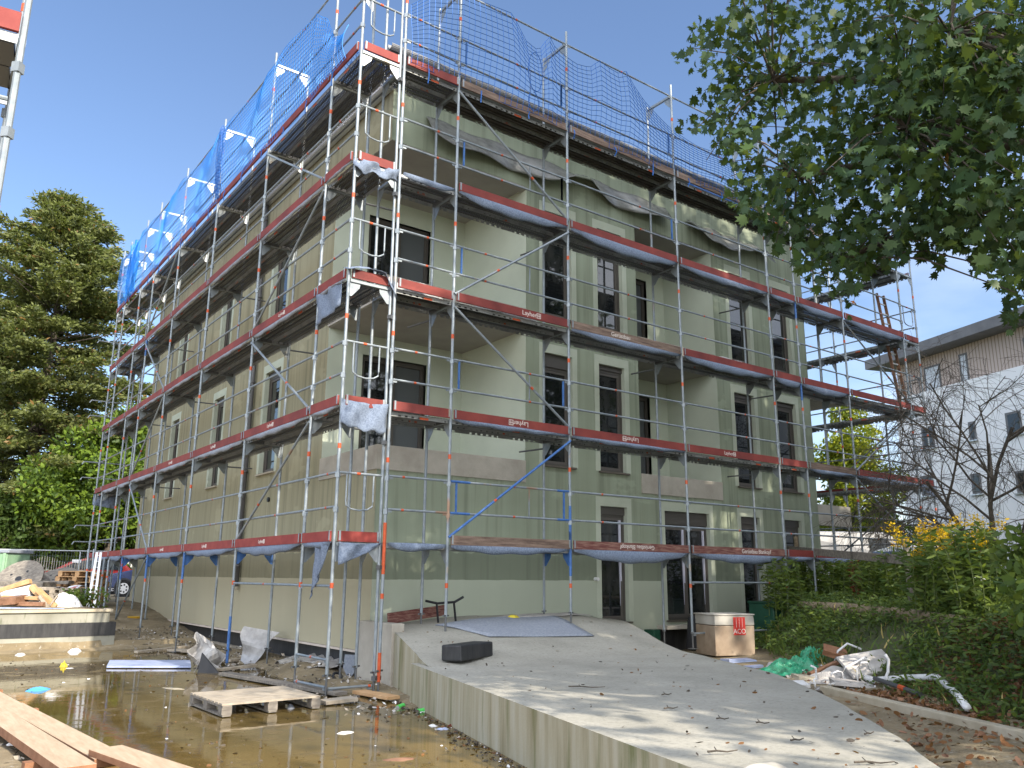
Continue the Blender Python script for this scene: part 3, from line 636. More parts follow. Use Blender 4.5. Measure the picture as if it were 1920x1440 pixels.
for b in range(7):
    x0, x1 = XR[b], XR[b+1]
    for li, z in enumerate(LV):
        deck(sr, 0, x0, x1, YC, z, wood=(z == 8 and b > 0))
        mat = 'red_board'; lg = None; fl = False
        if z == 0 and b == 0: continue_toe = False
        else: continue_toe = True
        if z == 0 and b == 1: mat = 'weathered_board'
        if z == 0 and b == 2: mat = 'red_worn_board'; lg = ('Gerüstbau Blankopf', .11, .52); fl = True
        if z == 0 and b == 3: mat = 'red_worn_board'; lg = ('Gerüstbau Blankopf', .12, .66)
        if z == 4 and b == 2: mat = 'weathered_board'; lg = ('Gerüstbau', .12, .42)
        if z == 2 and b == 5: mat = 'weathered_board'
        if z == 8 and b > 0: mat = 'weathered_board'
        if z == 6 and b == 0: continue_toe = False
        if z == 4 and b == 1: lg = ('Layher', .12, .62)
        if z == 2 and b == 1: lg = ('Layher', .12, .55); fl = True
        if z == 2 and b == 2: lg = ('Layher', .12, .50); fl = True
        if z == 2 and b == 3: lg = ('Layher', .105, .42); fl = False
        if continue_toe: toe(sr, 0, x0, x1, YC-.025, z, mat, lg, fl)
        for dz in (.5, 1.0): rail(sr, (x0, YC, z+dz), (x1, YC, z+dz), .25+.13*((b*2+li) % 4), blue=False)
        if b in (1,) and z in (0, 2, 4, 6, 8):     # double guard rails with blue uprights
            for x in ((x0+.14, x1-.14) if z != 4 else (x0+.14,)): mb = MB(); mb.beam((x, YC, z+.52), (x, YC, z+.98), .035, .02); mb.build('guardrail_upright', 'blue_paint', sr)
            if z == 0:
                for zz in (.5, 1.0):
                    for xa, xb in ((x0+.03, x0+.4), (x1-.3, x1-.03)): mb = MB(); mb.tube([(xa, YC, zz), (xb, YC, zz)], .0205, 8); mb.build('guardrail_end', 'blue_paint', sr)
            mb = MB(); mb.beam(((x0+x1)/2+.35, YC, z+.51), ((x0+x1)/2+.35, YC, z+.99), .02, .012); mb.build('guardrail_upright', 'galvanised', sr)
    rail(sr, (x0, YC, 9.96), (x1, YC, 9.96), .5)
for x in (4.40-.14, 7.45-.14):
    for z in (6, 8): mb = MB(); mb.beam((x, YC, z+.52), (x, YC, z+.98), .035, .02); mb.build('guardrail_upright', 'blue_paint', sr)
tp = [(1, 0), (2, 2), (1, 4), (2, 6), (1, 8)]
for k in range(4): a, b_ = tp[k], tp[k+1]; brace(sr, (XR[a[0]], YC-.03, a[1]+.12), (XR[b_[0]], YC-.03, b_[1]-.1), blue=(k == 0))
tp = [(7, 0), (6, 2), (7, 4), (6, 6)]
for k in range(3): a, b_ = tp[k], tp[k+1]; brace(sr, (XR[a[0]], YC-.03, a[1]+.12), (XR[b_[0]], YC-.03, b_[1]-.1))
for (x0, x1, z) in ((7.45, 10.51, -.55), (7.45, 10.51, -1.5)): rail(sr, (x0, YC, z), (x1, YC, z), .8)
for i, x in enumerate(XR[1:6]):
    for z in (2, 4, 6):
        if (i+z//2) % 2 == 0: mb = MB(); mb.tube([(x, YC+WD, z-.15), (x-.1, WY-.01, z-.15)], .017, 6); mb.build('wall_tie', 'spindle_steel', sr)
# --- far end run
se = thing('scaffolding', 'scaffold run round the far right end of the building in front of the white house', 'scaffold', (16.95, 4.5, -1))
YE = [0, 2.57, 5.64, 8.71]; XI, XO = 16.57, 17.36
for i, y in enumerate(YE):
    post(se, XO, y-.02, -1.0, 10.2, 1.35, [], True); post(se, XI, y-.02, -1.0, 10.0, 1.35, [], True, True)
    for z in LV: transom(se, (XO, y-.02), (XI, y-.02), z)
    if i < 3:
        y1 = YE[i+1]
        for z in LV:
            deck(se, 1, y, y1, XI+.02, z); toe(se, 1, y, y1, XO+.03, z, 'red_board')
            for dz in (.5, 1.0): rail(se, (XO, y, z+dz), (XO, y1, z+dz), .5)
for z in LV[:4]: end_gate(se, (XI, -.02, 0), (XO, -.02, 0), z); toe(se, 0, XI, XO, -.045, z, 'red_board_bright' if z in (2, 8) else 'red_board')
brace(se, (XI-.02, 2.57, 2.1), (XI-.02, 0, 3.9)); brace(se, (XI-.02, 2.57, .1), (XI-.02, 0, 1.9))
lad = thing('ladder', 'brown and white ladder leaning inside the top of the far right scaffold bay', 'ladder', (16.9, .3, 6))
mb = MB()
for dx in (0, .36): mb = MB(); mb.beam((16.62+dx, .25, 4.05), (16.82+dx, .75, 7.6), .07, .05); mb.build('stile', 'bark_red', lad)
for k in range(11): t = (k+.5)/11.5; mb = MB(); mb.tube([(16.62+.2*t+.03, .25+.5*t, 4.05+3.55*t), (16.98+.2*t-.03, .25+.5*t, 4.05+3.55*t)], .02, 6); mb.build('rung', 'white_plastic', lad)
# --- neighbouring scaffold at the left edge of the view
q0 = at(30, 150, 6.2); q1 = at(24, 150, 7.0)
sn = thing('scaffolding', 'separate scaffold tower cut by the left picture edge near the sunlit planks', 'scaffold', (q0[0], q0[1], -2.05))
dl = Vector((-1, .12, 0)).normalized(); dn = Vector((q1[0]-q0[0], q1[1]-q0[1], 0)); dn = dn.normalized()*.73
for k in (0, 1):
    o = Vector((q0[0], q0[1], 0))+dl*(2.07*k)
    for e in (Vector((0, 0, 0)), dn): post(sn, o.x+e.x, o.y+e.y, -2.05, 6.6, 1.45+.4, [])
zd = at(20, 62, 6.2)[2]
for z in (zd-2, zd):
    for k in (0, 1): o = Vector((q0[0], q0[1], 0))+dl*(2.07*k); transom(sn, (o.x, o.y), (o.x+dn.x, o.y+dn.y), z)
    a = Vector((q0[0], q0[1], z)); mb = MB()
    for t in (.27, .73): mb.beam(a+dn*t+Vector((0, 0, -.02))+dl*.03, a+dn*t+dl*2.04+Vector((0, 0, -.02)), .32, .07)
    mb.build('deck', 'spindle_steel', sn); mb = MB(); mb.beam(a-dn*.05+Vector((0, 0, .08))+dl*.03, a-dn*.05+dl*2.04+Vector((0, 0, .08)), .03, .15); mb.build('toe_board', 'red_board_bright', sn)
    mb = MB(); mb.beam(a-dn*.03+Vector((0, 0, -.04))+dl*.03, a-dn*.03+dl*2.04+Vector((0, 0, -.04)), .008, .075); mb.build('deck_edge', 'galvanised_bright', sn)
    for dz in (-1.0, -.5, .5, 1.0): rail(sn, tuple(a+Vector((0, 0, dz))), tuple(a+dl*2.07+Vector((0, 0, dz))), .3)
# ------------------------------------------------------------------ fleece strips under the toe boards
ORD = ['first', 'second', 'third', 'fourth', 'fifth', 'sixth', 'seventh', 'eighth']
def strip(ax, u0, u1, v, z, d, label, mat='fleece', skew=0.0, group=None):
    B = (lambda u, vv, zz: (u, vv, zz)) if ax == 0 else (lambda u, vv, zz: (vv, u, zz))
    ph = random.uniform(0, 6)
    def fn(s, t):
        u = u0+.05+(u1-u0-.1)*s; k = s**(1-skew*.5) if skew >= 0 else 1-(1-s)**(1+skew*.5)
        dep = .03+d*max(0.0, math.sin(math.pi*k))**.8
        zz = z+.01-dep*t+.012*math.sin(9*u+ph)*t
        return B(u, v-.045-.05*math.sin(math.pi*t*.8)*math.sin(math.pi*s)-.008*math.sin(23*u+ph+3*t)*t+t*.03, zz)
    o = MB().grid(fn, 22, 5).build('fleece_strip', mat, smooth=True, solid=.005)
    return tag(o, label, 'fleece', group)
lvname = {0: 'lowest', 2: 'second', 4: 'third', 6: 'fourth'}
GL = 'fleece strips hung under the left toe boards'; GR = 'fleece strips hung under the right toe boards'
for z in (0, 2, 4, 6):
    for b in range(7):
        d = {0: .12, 2: .09, 4: .06, 6: .06}[z]*random.uniform(.8, 1.2)
        if b == 0: d *= .5
        strip(1, YL[b], YL[b+1], 0, z, d, 'grey fleece strip under %s toe board of left facade, %s bay from near corner' % (lvname[z], ORD[b]), 'fleece_pale' if z else 'fleece', random.uniform(-.5, .5), GL)
DR = {(0, 0): .12, (0, 1): .13, (0, 2): .26, (0, 3): .2, (0, 4): .1, (0, 5): .16, (2, 1): .07, (2, 2): .08, (2, 5): .1, (2, 6): .14, (4, 2): .15, (4, 3): .2, (4, 4): .2, (4, 5): .2, (6, 0): .12, (6, 1): .22, (6, 2): .26, (6, 3): .17, (6, 4): .12, (6, 5): .2, (6, 6): .22}
for (z, b), d in DR.items():
    d *= .75
    strip(0, XR[b], XR[b+1], YC, z, d, 'blue grey fleece strip under %s toe board of balcony facade, %s bay from near corner' % (lvname[z], ORD[b]), 'fleece', random.uniform(-.5, .5), GR)
def flap(label, fn, nu=14, nv=10, mat='fleece'):
    return tag(MB().grid(fn, nu, nv).build('fleece_flap', mat, smooth=True, solid=.005), label, 'fleece')
wv = lambda s, t, a=1: a*(.02*math.sin(11*s+4*t)+.012*math.sin(23*s-5*t))
flap('torn blue grey fleece flap hanging in a point below the lowest corner toe board', lambda s, t: (.05+.66*s, -.06+wv(s, t), .0-(.33-.30*s)*t-.02*math.sin(3*s)))
flap('long pointed fleece rag hanging behind the lowest near corner post', lambda s, t: (-.04+wv(s, t), .08+.42*s*(1-.2*t)+.25*t, -.02-t*(.42+.38*s)))
flap('scalloped blue grey fleece curtain on the corner toe board of the second level', lambda s, t: (-.04+.76*s, -.07+wv(s, t, 1.3), 2.09-.03*math.sin(math.pi*s)-t*(.36+.05*math.sin(9*s)**2+.06*s)))
flap('fleece sheet folded over the corner guard at the third level', lambda s, t: (-.05+.85*s, .12-.24*t+wv(s, t), 4.20+.09*math.sin(math.pi*s)-.10*t-.35*max(0, s-.72)*t*3))
flap('fleece rag hanging from the third level near the corner of the left facade', lambda s, t: (-.05+wv(s, t), .15+.9*s, 4.0-t*(.42+.1*s)))
flap('crumpled fleece wrapped round the corner below the fourth level toe board', lambda s, t: (-.05+.8*s, -.05+wv(s, t, 1.6), 6.03-t*(.16+.1*math.sin(7*s)**2)))
flap('pale fleece flap hanging at the far left end of the second level', lambda s, t: (-.06+.7*s, YL[8]+wv(s, t), 2.0-t*(.35+.1*s)))
flap('dark fleece flap hanging at the far right end of the second level', lambda s, t: (16.6+.75*s, -.1+wv(s, t), 2.0-t*(.15+.22*s)))
def heap(name, label, cat, c, size, mat, n=22, amp=.35, seed=1, rz=0):
    r_ = random.Random(seed); ks = [(r_.uniform(2, 9), r_.uniform(2, 9), r_.uniform(0, 6), r_.uniform(.4, 1)) for _ in range(7)]
    def fn(s, t):
        x, y = 2*s-1, 2*t-1; rr = math.sqrt(x*x+y*y); e = max(0, 1-rr**2.2)
        h = e*(.65+amp*sum(k[3]*math.sin(k[0]*x+k[1]*y+k[2]) for k in ks)/3)
        xx = x*size[0]/2*(1+.08*math.sin(7*y+seed)); yy = y*size[1]/2*(1+.08*math.sin(6*x+seed))
        q = min(1, 1.0/max(rr, 1e-6)) if rr > 1 else 1
        xx *= q; yy *= q
        return (c[0]+xx*math.cos(rz)-yy*math.sin(rz), c[1]+xx*math.sin(rz)+yy*math.cos(rz), c[2]+max(-.01, h*size[2]))
    return tag(MB().grid(fn, n, n).build(name, mat, smooth=False), label, cat)
heap('plastic_sheet', 'clear plastic sheet crumpled on the third level deck beside the corner', 'sheet', (1.3, .25, 4.0), (1.2, .5, .42), 'grey_film', seed=3)
heap('plastic_sheet', 'grey plastic sheet lying along the third level deck behind the red letters board', 'sheet', (3.0, .2, 4.0), (2.0, .5, .28), 'grey_film', seed=4)
heap('plastic_sheet', 'grey plastic sheet piled on the third level deck, fourth bay', 'sheet', (9.3, .15, 4.0), (2.0, .5, .32), 'grey_film', seed=5)
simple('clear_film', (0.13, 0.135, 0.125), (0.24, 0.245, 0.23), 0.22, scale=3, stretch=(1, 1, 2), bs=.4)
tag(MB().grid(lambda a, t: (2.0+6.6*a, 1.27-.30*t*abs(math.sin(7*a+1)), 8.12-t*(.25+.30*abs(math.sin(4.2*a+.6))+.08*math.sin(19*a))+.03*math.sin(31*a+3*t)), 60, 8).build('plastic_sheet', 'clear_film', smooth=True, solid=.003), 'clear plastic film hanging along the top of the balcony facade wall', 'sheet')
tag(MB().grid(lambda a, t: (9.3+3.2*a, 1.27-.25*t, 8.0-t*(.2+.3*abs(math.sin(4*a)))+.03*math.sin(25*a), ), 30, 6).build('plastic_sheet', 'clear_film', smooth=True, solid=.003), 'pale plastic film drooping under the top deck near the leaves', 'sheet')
# ------------------------------------------------------------------ nets
def net(name, label, P, us, vs, keep=None, r=.0042, mat='net_blue'):
    nu, nv = len(us), len(vs); pts = np.array([[P(u, v) for v in vs] for u in us]); segs = []
    for i in range(nu):
        for j in range(nv):
            if i < nu-1 and (keep is None or (keep(i, j) and keep(i+1, j))): segs.append((pts[i, j], pts[i+1, j]))
            if j < nv-1 and (keep is None or (keep(i, j) and keep(i, j+1))): segs.append((pts[i, j], pts[i, j+1]))
    A = np.array([s[0] for s in segs]); B = np.array([s[1] for s in segs]); D = B-A; D /= np.linalg.norm(D, axis=1, keepdims=True)+1e-9
    U = np.where(np.abs(D[:, 2:3]) < .9, np.array([[0, 0, 1.]]), np.array([[1., 0, 0]])); X = np.cross(D, U); X /= np.linalg.norm(X, axis=1, keepdims=True); Y = np.cross(X, D)
    quads = []
    o = [X*r*math.cos(a)+Y*r*math.sin(a) for a in (0, 2.094, 4.189)]
    for k in range(3):
        a, b_ = o[k], o[(k+1) % 3]; quads.append(np.stack([A+a, A+b_, B+b_, B+a], axis=1))
    V = np.concatenate(quads).reshape(-1, 3); ob = npmesh(name, V, 4, np.zeros(len(V)//4, int), [mat])
    return tag(ob, label, 'net')
LT = [(0.64, 8.65), (1.11, 8.85), (1.31, 9.15), (1.51, 9.49), (2.0, 9.9)]
def ltop(y):
    if y < 2: return float(np.interp(y, [a for a, _ in LT], [b_ for _, b_ in LT]))
    return 9.9-.06*abs(math.sin(y*2.1))
def PL(u, v):
    zt = ltop(u); z = 8.02+(zt-8.02)*v
    return (-.06-.05*math.sin(1.7*u+2*v)-.06*math.sin(3.14*v), u+.02*math.sin(5*v+u), z+.02*math.sin(6*u))
net('safety_net', 'taut blue safety net along the top of the left facade scaffold', PL, np.arange(.4, 17.9, .1), np.linspace(0, 1, 20), r=.0056, mat='net_bright')
net('safety_net', 'bunched blue safety net gathered at the far left end of the top level', lambda u, v: (-.1-.1*math.sin(9*u), 15.2+.9*u+.1*math.sin(13*u+7*v), 8.05+1.7*v), np.linspace(0, 1, 40), np.linspace(0, 1, 22), r=.006, mat='net_bright')
net('safety_net', 'bunched blue safety net hanging between two posts of the left top level', lambda u, v: (-.12-.06*math.sin(19*u), 7.0+.35*u+.05*math.sin(13*u+7*v), 8.1+1.75*v), np.linspace(0, 1, 18), np.linspace(0, 1, 22))
RT = [(.83, 9.13), (1.2, 9.55), (1.88, 9.95), (2.4, 9.98), (3.0, 9.98), (3.35, 9.5), (3.61, 9.44), (3.78, 9.59), (3.89, 9.95), (4.08, 9.72), (4.42, 9.66), (4.64, 9.63), (5.0, 9.70), (5.25, 9.95), (5.5, 9.86), (5.75, 9.82), (5.99, 9.95), (6.2, 9.7), (6.53, 9.46), (7.34, 9.18), (8.2, 8.98), (9.5, 9.0), (11, 9.2), (13, 9.4), (16.5, 9.6)]
rtop = lambda x: float(np.interp(x, [a for a, _ in RT], [b_ for _, b_ in RT]))
def PR(u, v):
    zt = rtop(u); z = 8.03+(zt-8.03)*v
    return (u+.03*math.sin(4*v+2*u), YC-.05-.07*math.sin(3.14*v)-.05*math.sin(2.3*u), z+.02*math.sin(5*u+2)*(1-v))
net('safety_net', 'drooping blue safety net along the top of the balcony facade scaffold', PR, np.arange(.82, 16.5, .12), np.linspace(0, 1, 17), r=.0055)
net('safety_net', 'tangled blue net bunched over the red corner toe board at the top', lambda u, v: (.05+.9*u+.1*math.sin(17*u*v), .3+.5*v+.08*math.sin(13*u), 8.12+.35*math.sin(3.1*u)*(1-abs(2*v-1))+.1*math.sin(11*u+9*v)), np.linspace(0, 1, 18), np.linspace(0, 1, 14))
tie = thing('net_tie', 'blue rope loop hanging from the drooping net in the second balcony bay', 'rope', (3.55, -.12, 8.8))
mb = MB(); mb.tube([(3.55+.17*math.sin(a), -.14, 8.95-.42*math.cos(a)) for a in np.linspace(0, 6.28, 24)], .008, 5); mb.build('rope', 'net_blue', tie); mb = MB(); mb.tube([(3.5+.12*math.sin(a), -.15, 8.3+.2*math.cos(a)) for a in np.linspace(0, 5.5, 18)], .008, 5); mb.build('rope', 'net_blue', tie)
for k in range(26):
    lf = k < 14
    p_ = (-.09, .9+k*1.15, 8.05) if lf else (1.2+(k-14)*1.1, YC-.1, 8.05)
    mb = MB(); h = random.uniform(.15, .3); mb.tube([p_, (p_[0]+random.uniform(-.03, .03), p_[1]+random.uniform(-.03, .03), p_[2]-h*.5), (p_[0], p_[1]+.02, p_[2]-h)], .012, 5)
    tag(mb.build('net_tie', 'net_blue'), 'short blue cord end dangling from the net hem along the %s top deck' % ('left facade' if lf else 'balcony facade'), 'rope', 'cord ends dangling from the %s net' % ('left' if lf else 'right'))
tl = [(9.55, .95), (10.1, .6), (8.95, .8), (10.55, .5)]
for i, (x, l) in enumerate([(8.75, .9), (9.75, .8), (10.35, .5)]):
    mb = MB(); mb.box((x, .3, 8.02+.13), (l, .35, .22), (0, 0, .04*i), 0, .015); mb.box((x+.05, .3, 8.02+.3), (l*.8, .3, .10), (0, 0, -.05), 0, .015)
    tag(mb.build('roof_tile_stack', 'blue_paint', bevel=.02), ['long blue wrapped stack on the top right deck nearest the corner', 'middle blue wrapped stack on the top right deck', 'small blue wrapped stack on the top right deck beside the leaves'][i], 'stack')
# ------------------------------------------------------------------ concrete ramp
def lx(y): return .74+(y+1.18)*.265
def ex(y):                               # right edge x
    return float(np.interp(y, [-9.5, -8.37, -7.73, -6.25, -4.69, -2.15, -.6, .4, 1.29], [-.7, .23, .97, 2.41, 3.72, 5.08, 5.75, 6.2, 6.55]))
def rz(x, y):
    t = sstep(-2.0, .9, y); cz = -1.6+.46*t
    s = (x-lx(y))/max(.1, ex(y)-lx(y))
    cz -= .12*sstep(.75, 1, s)*t+.16*(1-sstep(0, .35, s))*sstep(-1.4, .9, y)*.6
    return cz
rp = thing('concrete_ramp', 'cast concrete ramp slab with streaked side wall in front of the balcony facade', 'ramp', (2.5, -3, -2.1))
ysr = list(np.linspace(-9.5, 1.295, 60))
mb = MB(); nx = 24
vs = []
for y in ysr:
    a = lx(y) if y < -1.2 else lx(y)+.02
    for i in range(nx+1): x = a+(ex(y)-a)*i/nx; vs.append((x, y, rz(x, y)+.004*math.sin(7*x+3*y)))
mb.add(vs, [(j*(nx+1)+i, j*(nx+1)+i+1, (j+1)*(nx+1)+i+1, (j+1)*(nx+1)+i) for j in range(len(ysr)-1) for i in range(nx)])
mb.build('slab', 'concrete_top', rp, smooth=True)
mb = MB()
for j in range(len(ysr)-1):
    y0, y1 = ysr[j], ysr[j+1]
    for fx, off in ((lx, .0),):
        a, b_ = fx(y0)+(.02 if fx is lx else 0), fx(y1)+(.02 if fx is lx else 0)
        mb.add([(a, y0, -2.5), (b_, y1, -2.5), (b_, y1, rz(b_, y1)), (a, y0, rz(a, y0))], [(0, 1, 2, 3)])
mb.build('side_wall', 'concrete_side', rp)
mb = MB()
for j in range(len(ysr)-1):
    y0, y1 = ysr[j], ysr[j+1]; a, b_ = ex(y0), ex(y1); mb.add([(a, y0, -2.5), (b_, y1, -2.5), (b_, y1, rz(b_, y1)), (a, y0, rz(a, y0))], [(0, 1, 2, 3)])
mb.build('side_wall', 'concrete_side', rp)
mb = MB()                               # protruding lower kerb wall
n = 40; yy = np.linspace(-9.5, -1.2, n+1); A = []
for y in yy: A += [(lx(y)-.10, y, -2.5), (lx(y)-.10, y, -1.598), (lx(y)+.06, y, -1.594), (lx(y)+.06, y, -2.5)]
mb.add(A, [(4*i+k, 4*i+4+k, 4*i+5+k, 4*i+1+k) for i in range(n) for k in (0, 1)]+[(4*n, 4*n+3, 4*n+2, 4*n+1)])
for i, m_ in enumerate(mb.m): mb.m[i] = 1 if (i < 2*n and i % 2 == 1) else 0
mb.build('front_wall', ['concrete_side', 'concrete_top'], rp)
mb = MB(); mb.mm((1.06, .12, -2.5), (1.27, 1.27, -1.17)); mb.build('corner_pier', 'raw_concrete', rp, bevel=.01)
mb = MB(); c_ = (1.36, -1.46, -1.45); mb.box(c_, (.92, .30, .2), (0, 0, R(28)), 0, .008)
tag(mb.build('kerb_stone', 'bitumen', bevel=.02), 'black paint-specked concrete block lying on the ramp edge', 'block')
def mat_fn(poly, up_=.012):
    def z(p): return rz(p[0], p[1])+up_
    return [(x, y, z((x, y))) for x, y in poly]
def sheet_on_ramp(label, q, mat, nm, cat):
    (a, b_, c2, d) = [Vector(v) for v in q]
    def fn(s, t):
        p = (a*(1-s)+b_*s)*(1-t)+(d*(1-s)+c2*s)*t; e = min(s, 1-s, t, 1-t)
        return (p.x, p.y, rz(p.x, p.y)+.018+.02*abs(math.sin(5*s+3*t))*(1 if e > .02 else .4))
    return tag(MB().grid(fn, 20, 14).build(nm, mat, smooth=True, solid=.012), label, cat)
sheet_on_ramp('grey felt mat lying on the ramp at the foot of the scaffold posts', [(1.95, .35), (2.35, -.55), (4.3, -.75), (4.6, .75)], 'fleece_pale', 'felt_mat', 'mat')
sheet_on_ramp('smaller grey felt piece on the ramp crest by the wall', [(3.2, .55), (3.6, .45), (5.6, .7), (5.2, 1.15)], 'plaster_board', 'felt_mat', 'mat')
g_ = onz(962, 1193, -1.45); heap('work_glove', 'crumpled yellow glove at the mat edge on the ramp', 'glove', (g_[0], g_[1], rz(g_[0], g_[1])+.02), (.26, .16, .07), 'bright_yellow', 10, seed=9)
mb = MB(); mb.beam((1.35, .80, -1.13), (2.5, .95, -1.02), .03, .17, 0); o = mb.build('red_plank', ['red_worn_board'], bevel=.004); tag(o, 'paint splattered red toe board lying against the wall on the ramp', 'board')
tr_ = thing('trestle', 'small black metal trestle standing on the ramp by the wall', 'trestle', (2.3, .6, -1.2))
mb = MB(); mb.tube([(1.95, .66, -.86), (2.15, .63, -.90), (2.45, .58, -.88), (2.6, .55, -.80)], .022, 6); mb.build('top_bar', 'black_rubber', tr_)
for x, y in ((2.12, .6), (2.42, .55)): mb = MB(); mb.beam((x, y, -.9), (x+.02, y-.03, rz(x, y)), .04, .015); mb.build('leg', 'black_rubber', tr_)
# loose sticks on the ramp
def ramp_pt(px, py):
    p = onz(px, py, -1.6)
    for _ in range(6): p = onz(px, py, rz(p[0], p[1])+.01)
    return p
SK = [(1100, 1290, .9), (1258, 1330, .35), (1355, 1412, .5), (1640, 1433, .6), (1495, 1390, .3), (1355, 1350, .25), (1430, 1358, .25), (1630, 1378, .3), (1250, 1304, .3), (1490, 1285, .35), (968, 1237, .25), (955, 1263, .2)]
SL = ['near the black block', 'left of the ramp middle', 'lowest of all in front', 'at the bottom right of the ramp', 'in the centre of a light patch', 'in the lower middle of the ramp', 'short one right of the middle', 'by the leaf covered edge', 'upper left of the ramp', 'by the upper right ramp edge', 'just right of the black block', 'tiny one below the black block']
for (px, py, l), sl_ in list(zip(SK, SL))[:9]:
    p = ramp_pt(px, py); a = random.uniform(-.9, .2); l *= .42; mb = MB()
    q = [(p[0]+l*(t-.5)*math.cos(a), p[1]+l*(t-.5)*math.sin(a), p[2]+.012+.01*math.sin(9*t)) for t in (0, .3, .65, 1)]
    mb.tube(q, .0075, 5, r1=.004); mb.tube([q[1], (q[1][0]+.04, q[1][1]+.05, q[1][2]+.01)], .004, 4)
    tag(mb.build('stick', 'bark'), 'dry brown stick lying on the ramp, '+sl_, 'stick', 'sticks lying on the ramp')
pts = []; 
for _ in range(230):
    y = random.uniform(-8.5, .8); x = random.uniform(lx(y)+.1, ex(y)-.05); pts.append((x, y, rz(x, y)+.012))
P = np.array(pts); D = rng.normal(size=P.shape); D[:, 2] *= .25
S = rng.uniform(.008, .035, len(P)); S[:40] = rng.uniform(.03, .05, 40)
V = leaves(P, D, S, OVAL, .3, (0, 0, 1)); tag(npmesh('leaf_litter', V, 7, rng.integers(0, 2, len(P)), ['dry_leaf', 'bark']), 'small dry leaves and bark crumbs scattered over the ramp', 'leaf litter', kind='stuff')
p = ramp_pt(1420, 1444); heap('stone', 'pale pebbly stone at the bottom edge of the picture on the ramp', 'stone', (p[0], p[1]-.05, p[2]), (.40, .24, .06), 'raw_concrete', 18, seed=12)
# lower right kerb, leaf pile, hose
k0, k1 = onz(1545, 1290, -1.85), onz(1990, 1392, -1.85)
mb = MB(); mb.beam((k0[0], k0[1], -1.93), (k1[0], k1[1], -1.93), .13, .22); tag(mb.build('kerb', 'kerb_concrete', bevel=.012), 'straight concrete kerb between the ramp and the planted bank', 'kerb')
pts = []
while len(pts) < 3800:
    px = random.uniform(1560, 1960); py = random.uniform(1310, 1450); p = onz(px, py, -1.97)
    if p[0] > ex(p[1])+.02 and (p[0]-k0[0])*(k1[1]-k0[1])-(p[1]-k0[1])*(k1[0]-k0[0]) < .0 or random.random() < .06: pts.append((p[0], p[1], gh(p[0], p[1])+random.uniform(.0, .06)))
P = np.array(pts); D = rng.normal(size=P.shape); D[:, 2] *= .4
V = leaves(P, D, rng.uniform(.025, .07, len(P)), OVAL, .6, (0, 0, 1)); tag(npmesh('leaf_litter', V, 7, rng.integers(0, 3, len(P)) % 2, ['dry_leaf', 'bark_red']), 'brown fallen leaves heaped between ramp edge and kerb', 'leaf litter', kind='stuff')
hp = [onz(x, y, -1.84) for x, y in ((1590, 1268), (1640, 1282), (1700, 1292), (1760, 1305), (1790, 1318), (1815, 1338))]
mb = MB(); mb.tube([(p[0], p[1], max(-1.82, gh(p[0], p[1])+.08)) for p in hp], .042, 8); tag(mb.build('pipe_lagging', 'white_plastic', smooth=True), 'white flattened hose lying along the foot of the bank', 'hose')
a, b_ = np.array(onz(1640, 1272, -1.72)), np.array(onz(1728, 1303, -1.8)); mb = MB(); mb.tube([a, b_], .03, 8); c_ = a+(b_-a)*.55; mb.tube([c_, c_+(b_-a)*.12], .034, 8, 1); tag(mb.build('pipe', ['spindle_steel', 'orange_band']), 'grey pole with an orange band lying on the rubbish', 'pole')
# rubbish by the ramp
def ongr(px, py, dz=0.0):
    p = onz(px, py, -1.85+dz)
    for _ in range(12): p = onz(px, py, .5*p[2]+.5*(gh(p[0], p[1])+dz))
    return p
def crumple(name, label, cat, c, size, mat, rz_=0, seed=1, n=46, freq=1.0, lean=0.0):
    r_ = random.Random(seed); ks = [(r_.uniform(3, 11)*freq, r_.uniform(3, 11)*freq, r_.uniform(0, 6), r_.uniform(.3, 1)) for _ in range(9)]
    def fn(a, t):
        x, y = 2*a-1, 2*t-1; rr = max(abs(x), abs(y))*.55+math.hypot(x, y)*.45; e = max(0, 1-rr**2.6)
        cr = sum(k[3]*(1-2*abs(math.sin(k[0]*x+k[1]*y+k[2]))) for k in ks)/9
        h = e*(.62+.95*cr+lean*x)+(1-e)*.02
        xx = x*size[0]/2*(1+.10*math.sin(5*y+seed)); yy = y*size[1]/2*(1+.14*math.sin(4*x+seed*2))
        return (c[0]+xx*math.cos(rz_)-yy*math.sin(rz_), c[1]+xx*math.sin(rz_)+yy*math.cos(rz_), c[2]+max(-.02, h*size[2]))
    return tag(MB().grid(fn, n, n).build(name, mat), label, cat)
AR = math.atan2(rt0[1], rt0[0])
q = ongr(1482, 1258); crumple('bin_bag', 'green plastic bag slumped on the rubbish at the foot of the bank', 'bag', (q[0], q[1], q[2]-.03), (1.05, .7, .34), 'green_plastic', AR+.35, 21, lean=.25)
q = ongr(1528, 1243); crumple('bin_bag', 'upper bulge of green plastic sheeting behind the slumped bag', 'bag', (q[0], q[1], q[2]-.03), (.62, .55, .40), 'green_plastic', AR, 27)
q = ongr(1590, 1276); crumple('rubble_sack', 'torn grey building sack in the middle of the rubbish heap', 'sack', (q[0], q[1], q[2]-.02), (1.25, .6, .30), 'plaster_board', AR-.05, 31)
q = ongr(1455, 1256); crumple('rubble_sack', 'pale grey rag at the left end of the rubbish heap', 'rag', (q[0], q[1], q[2]-.02), (.35, .3, .2), 'grey_film', AR, 33, 24)
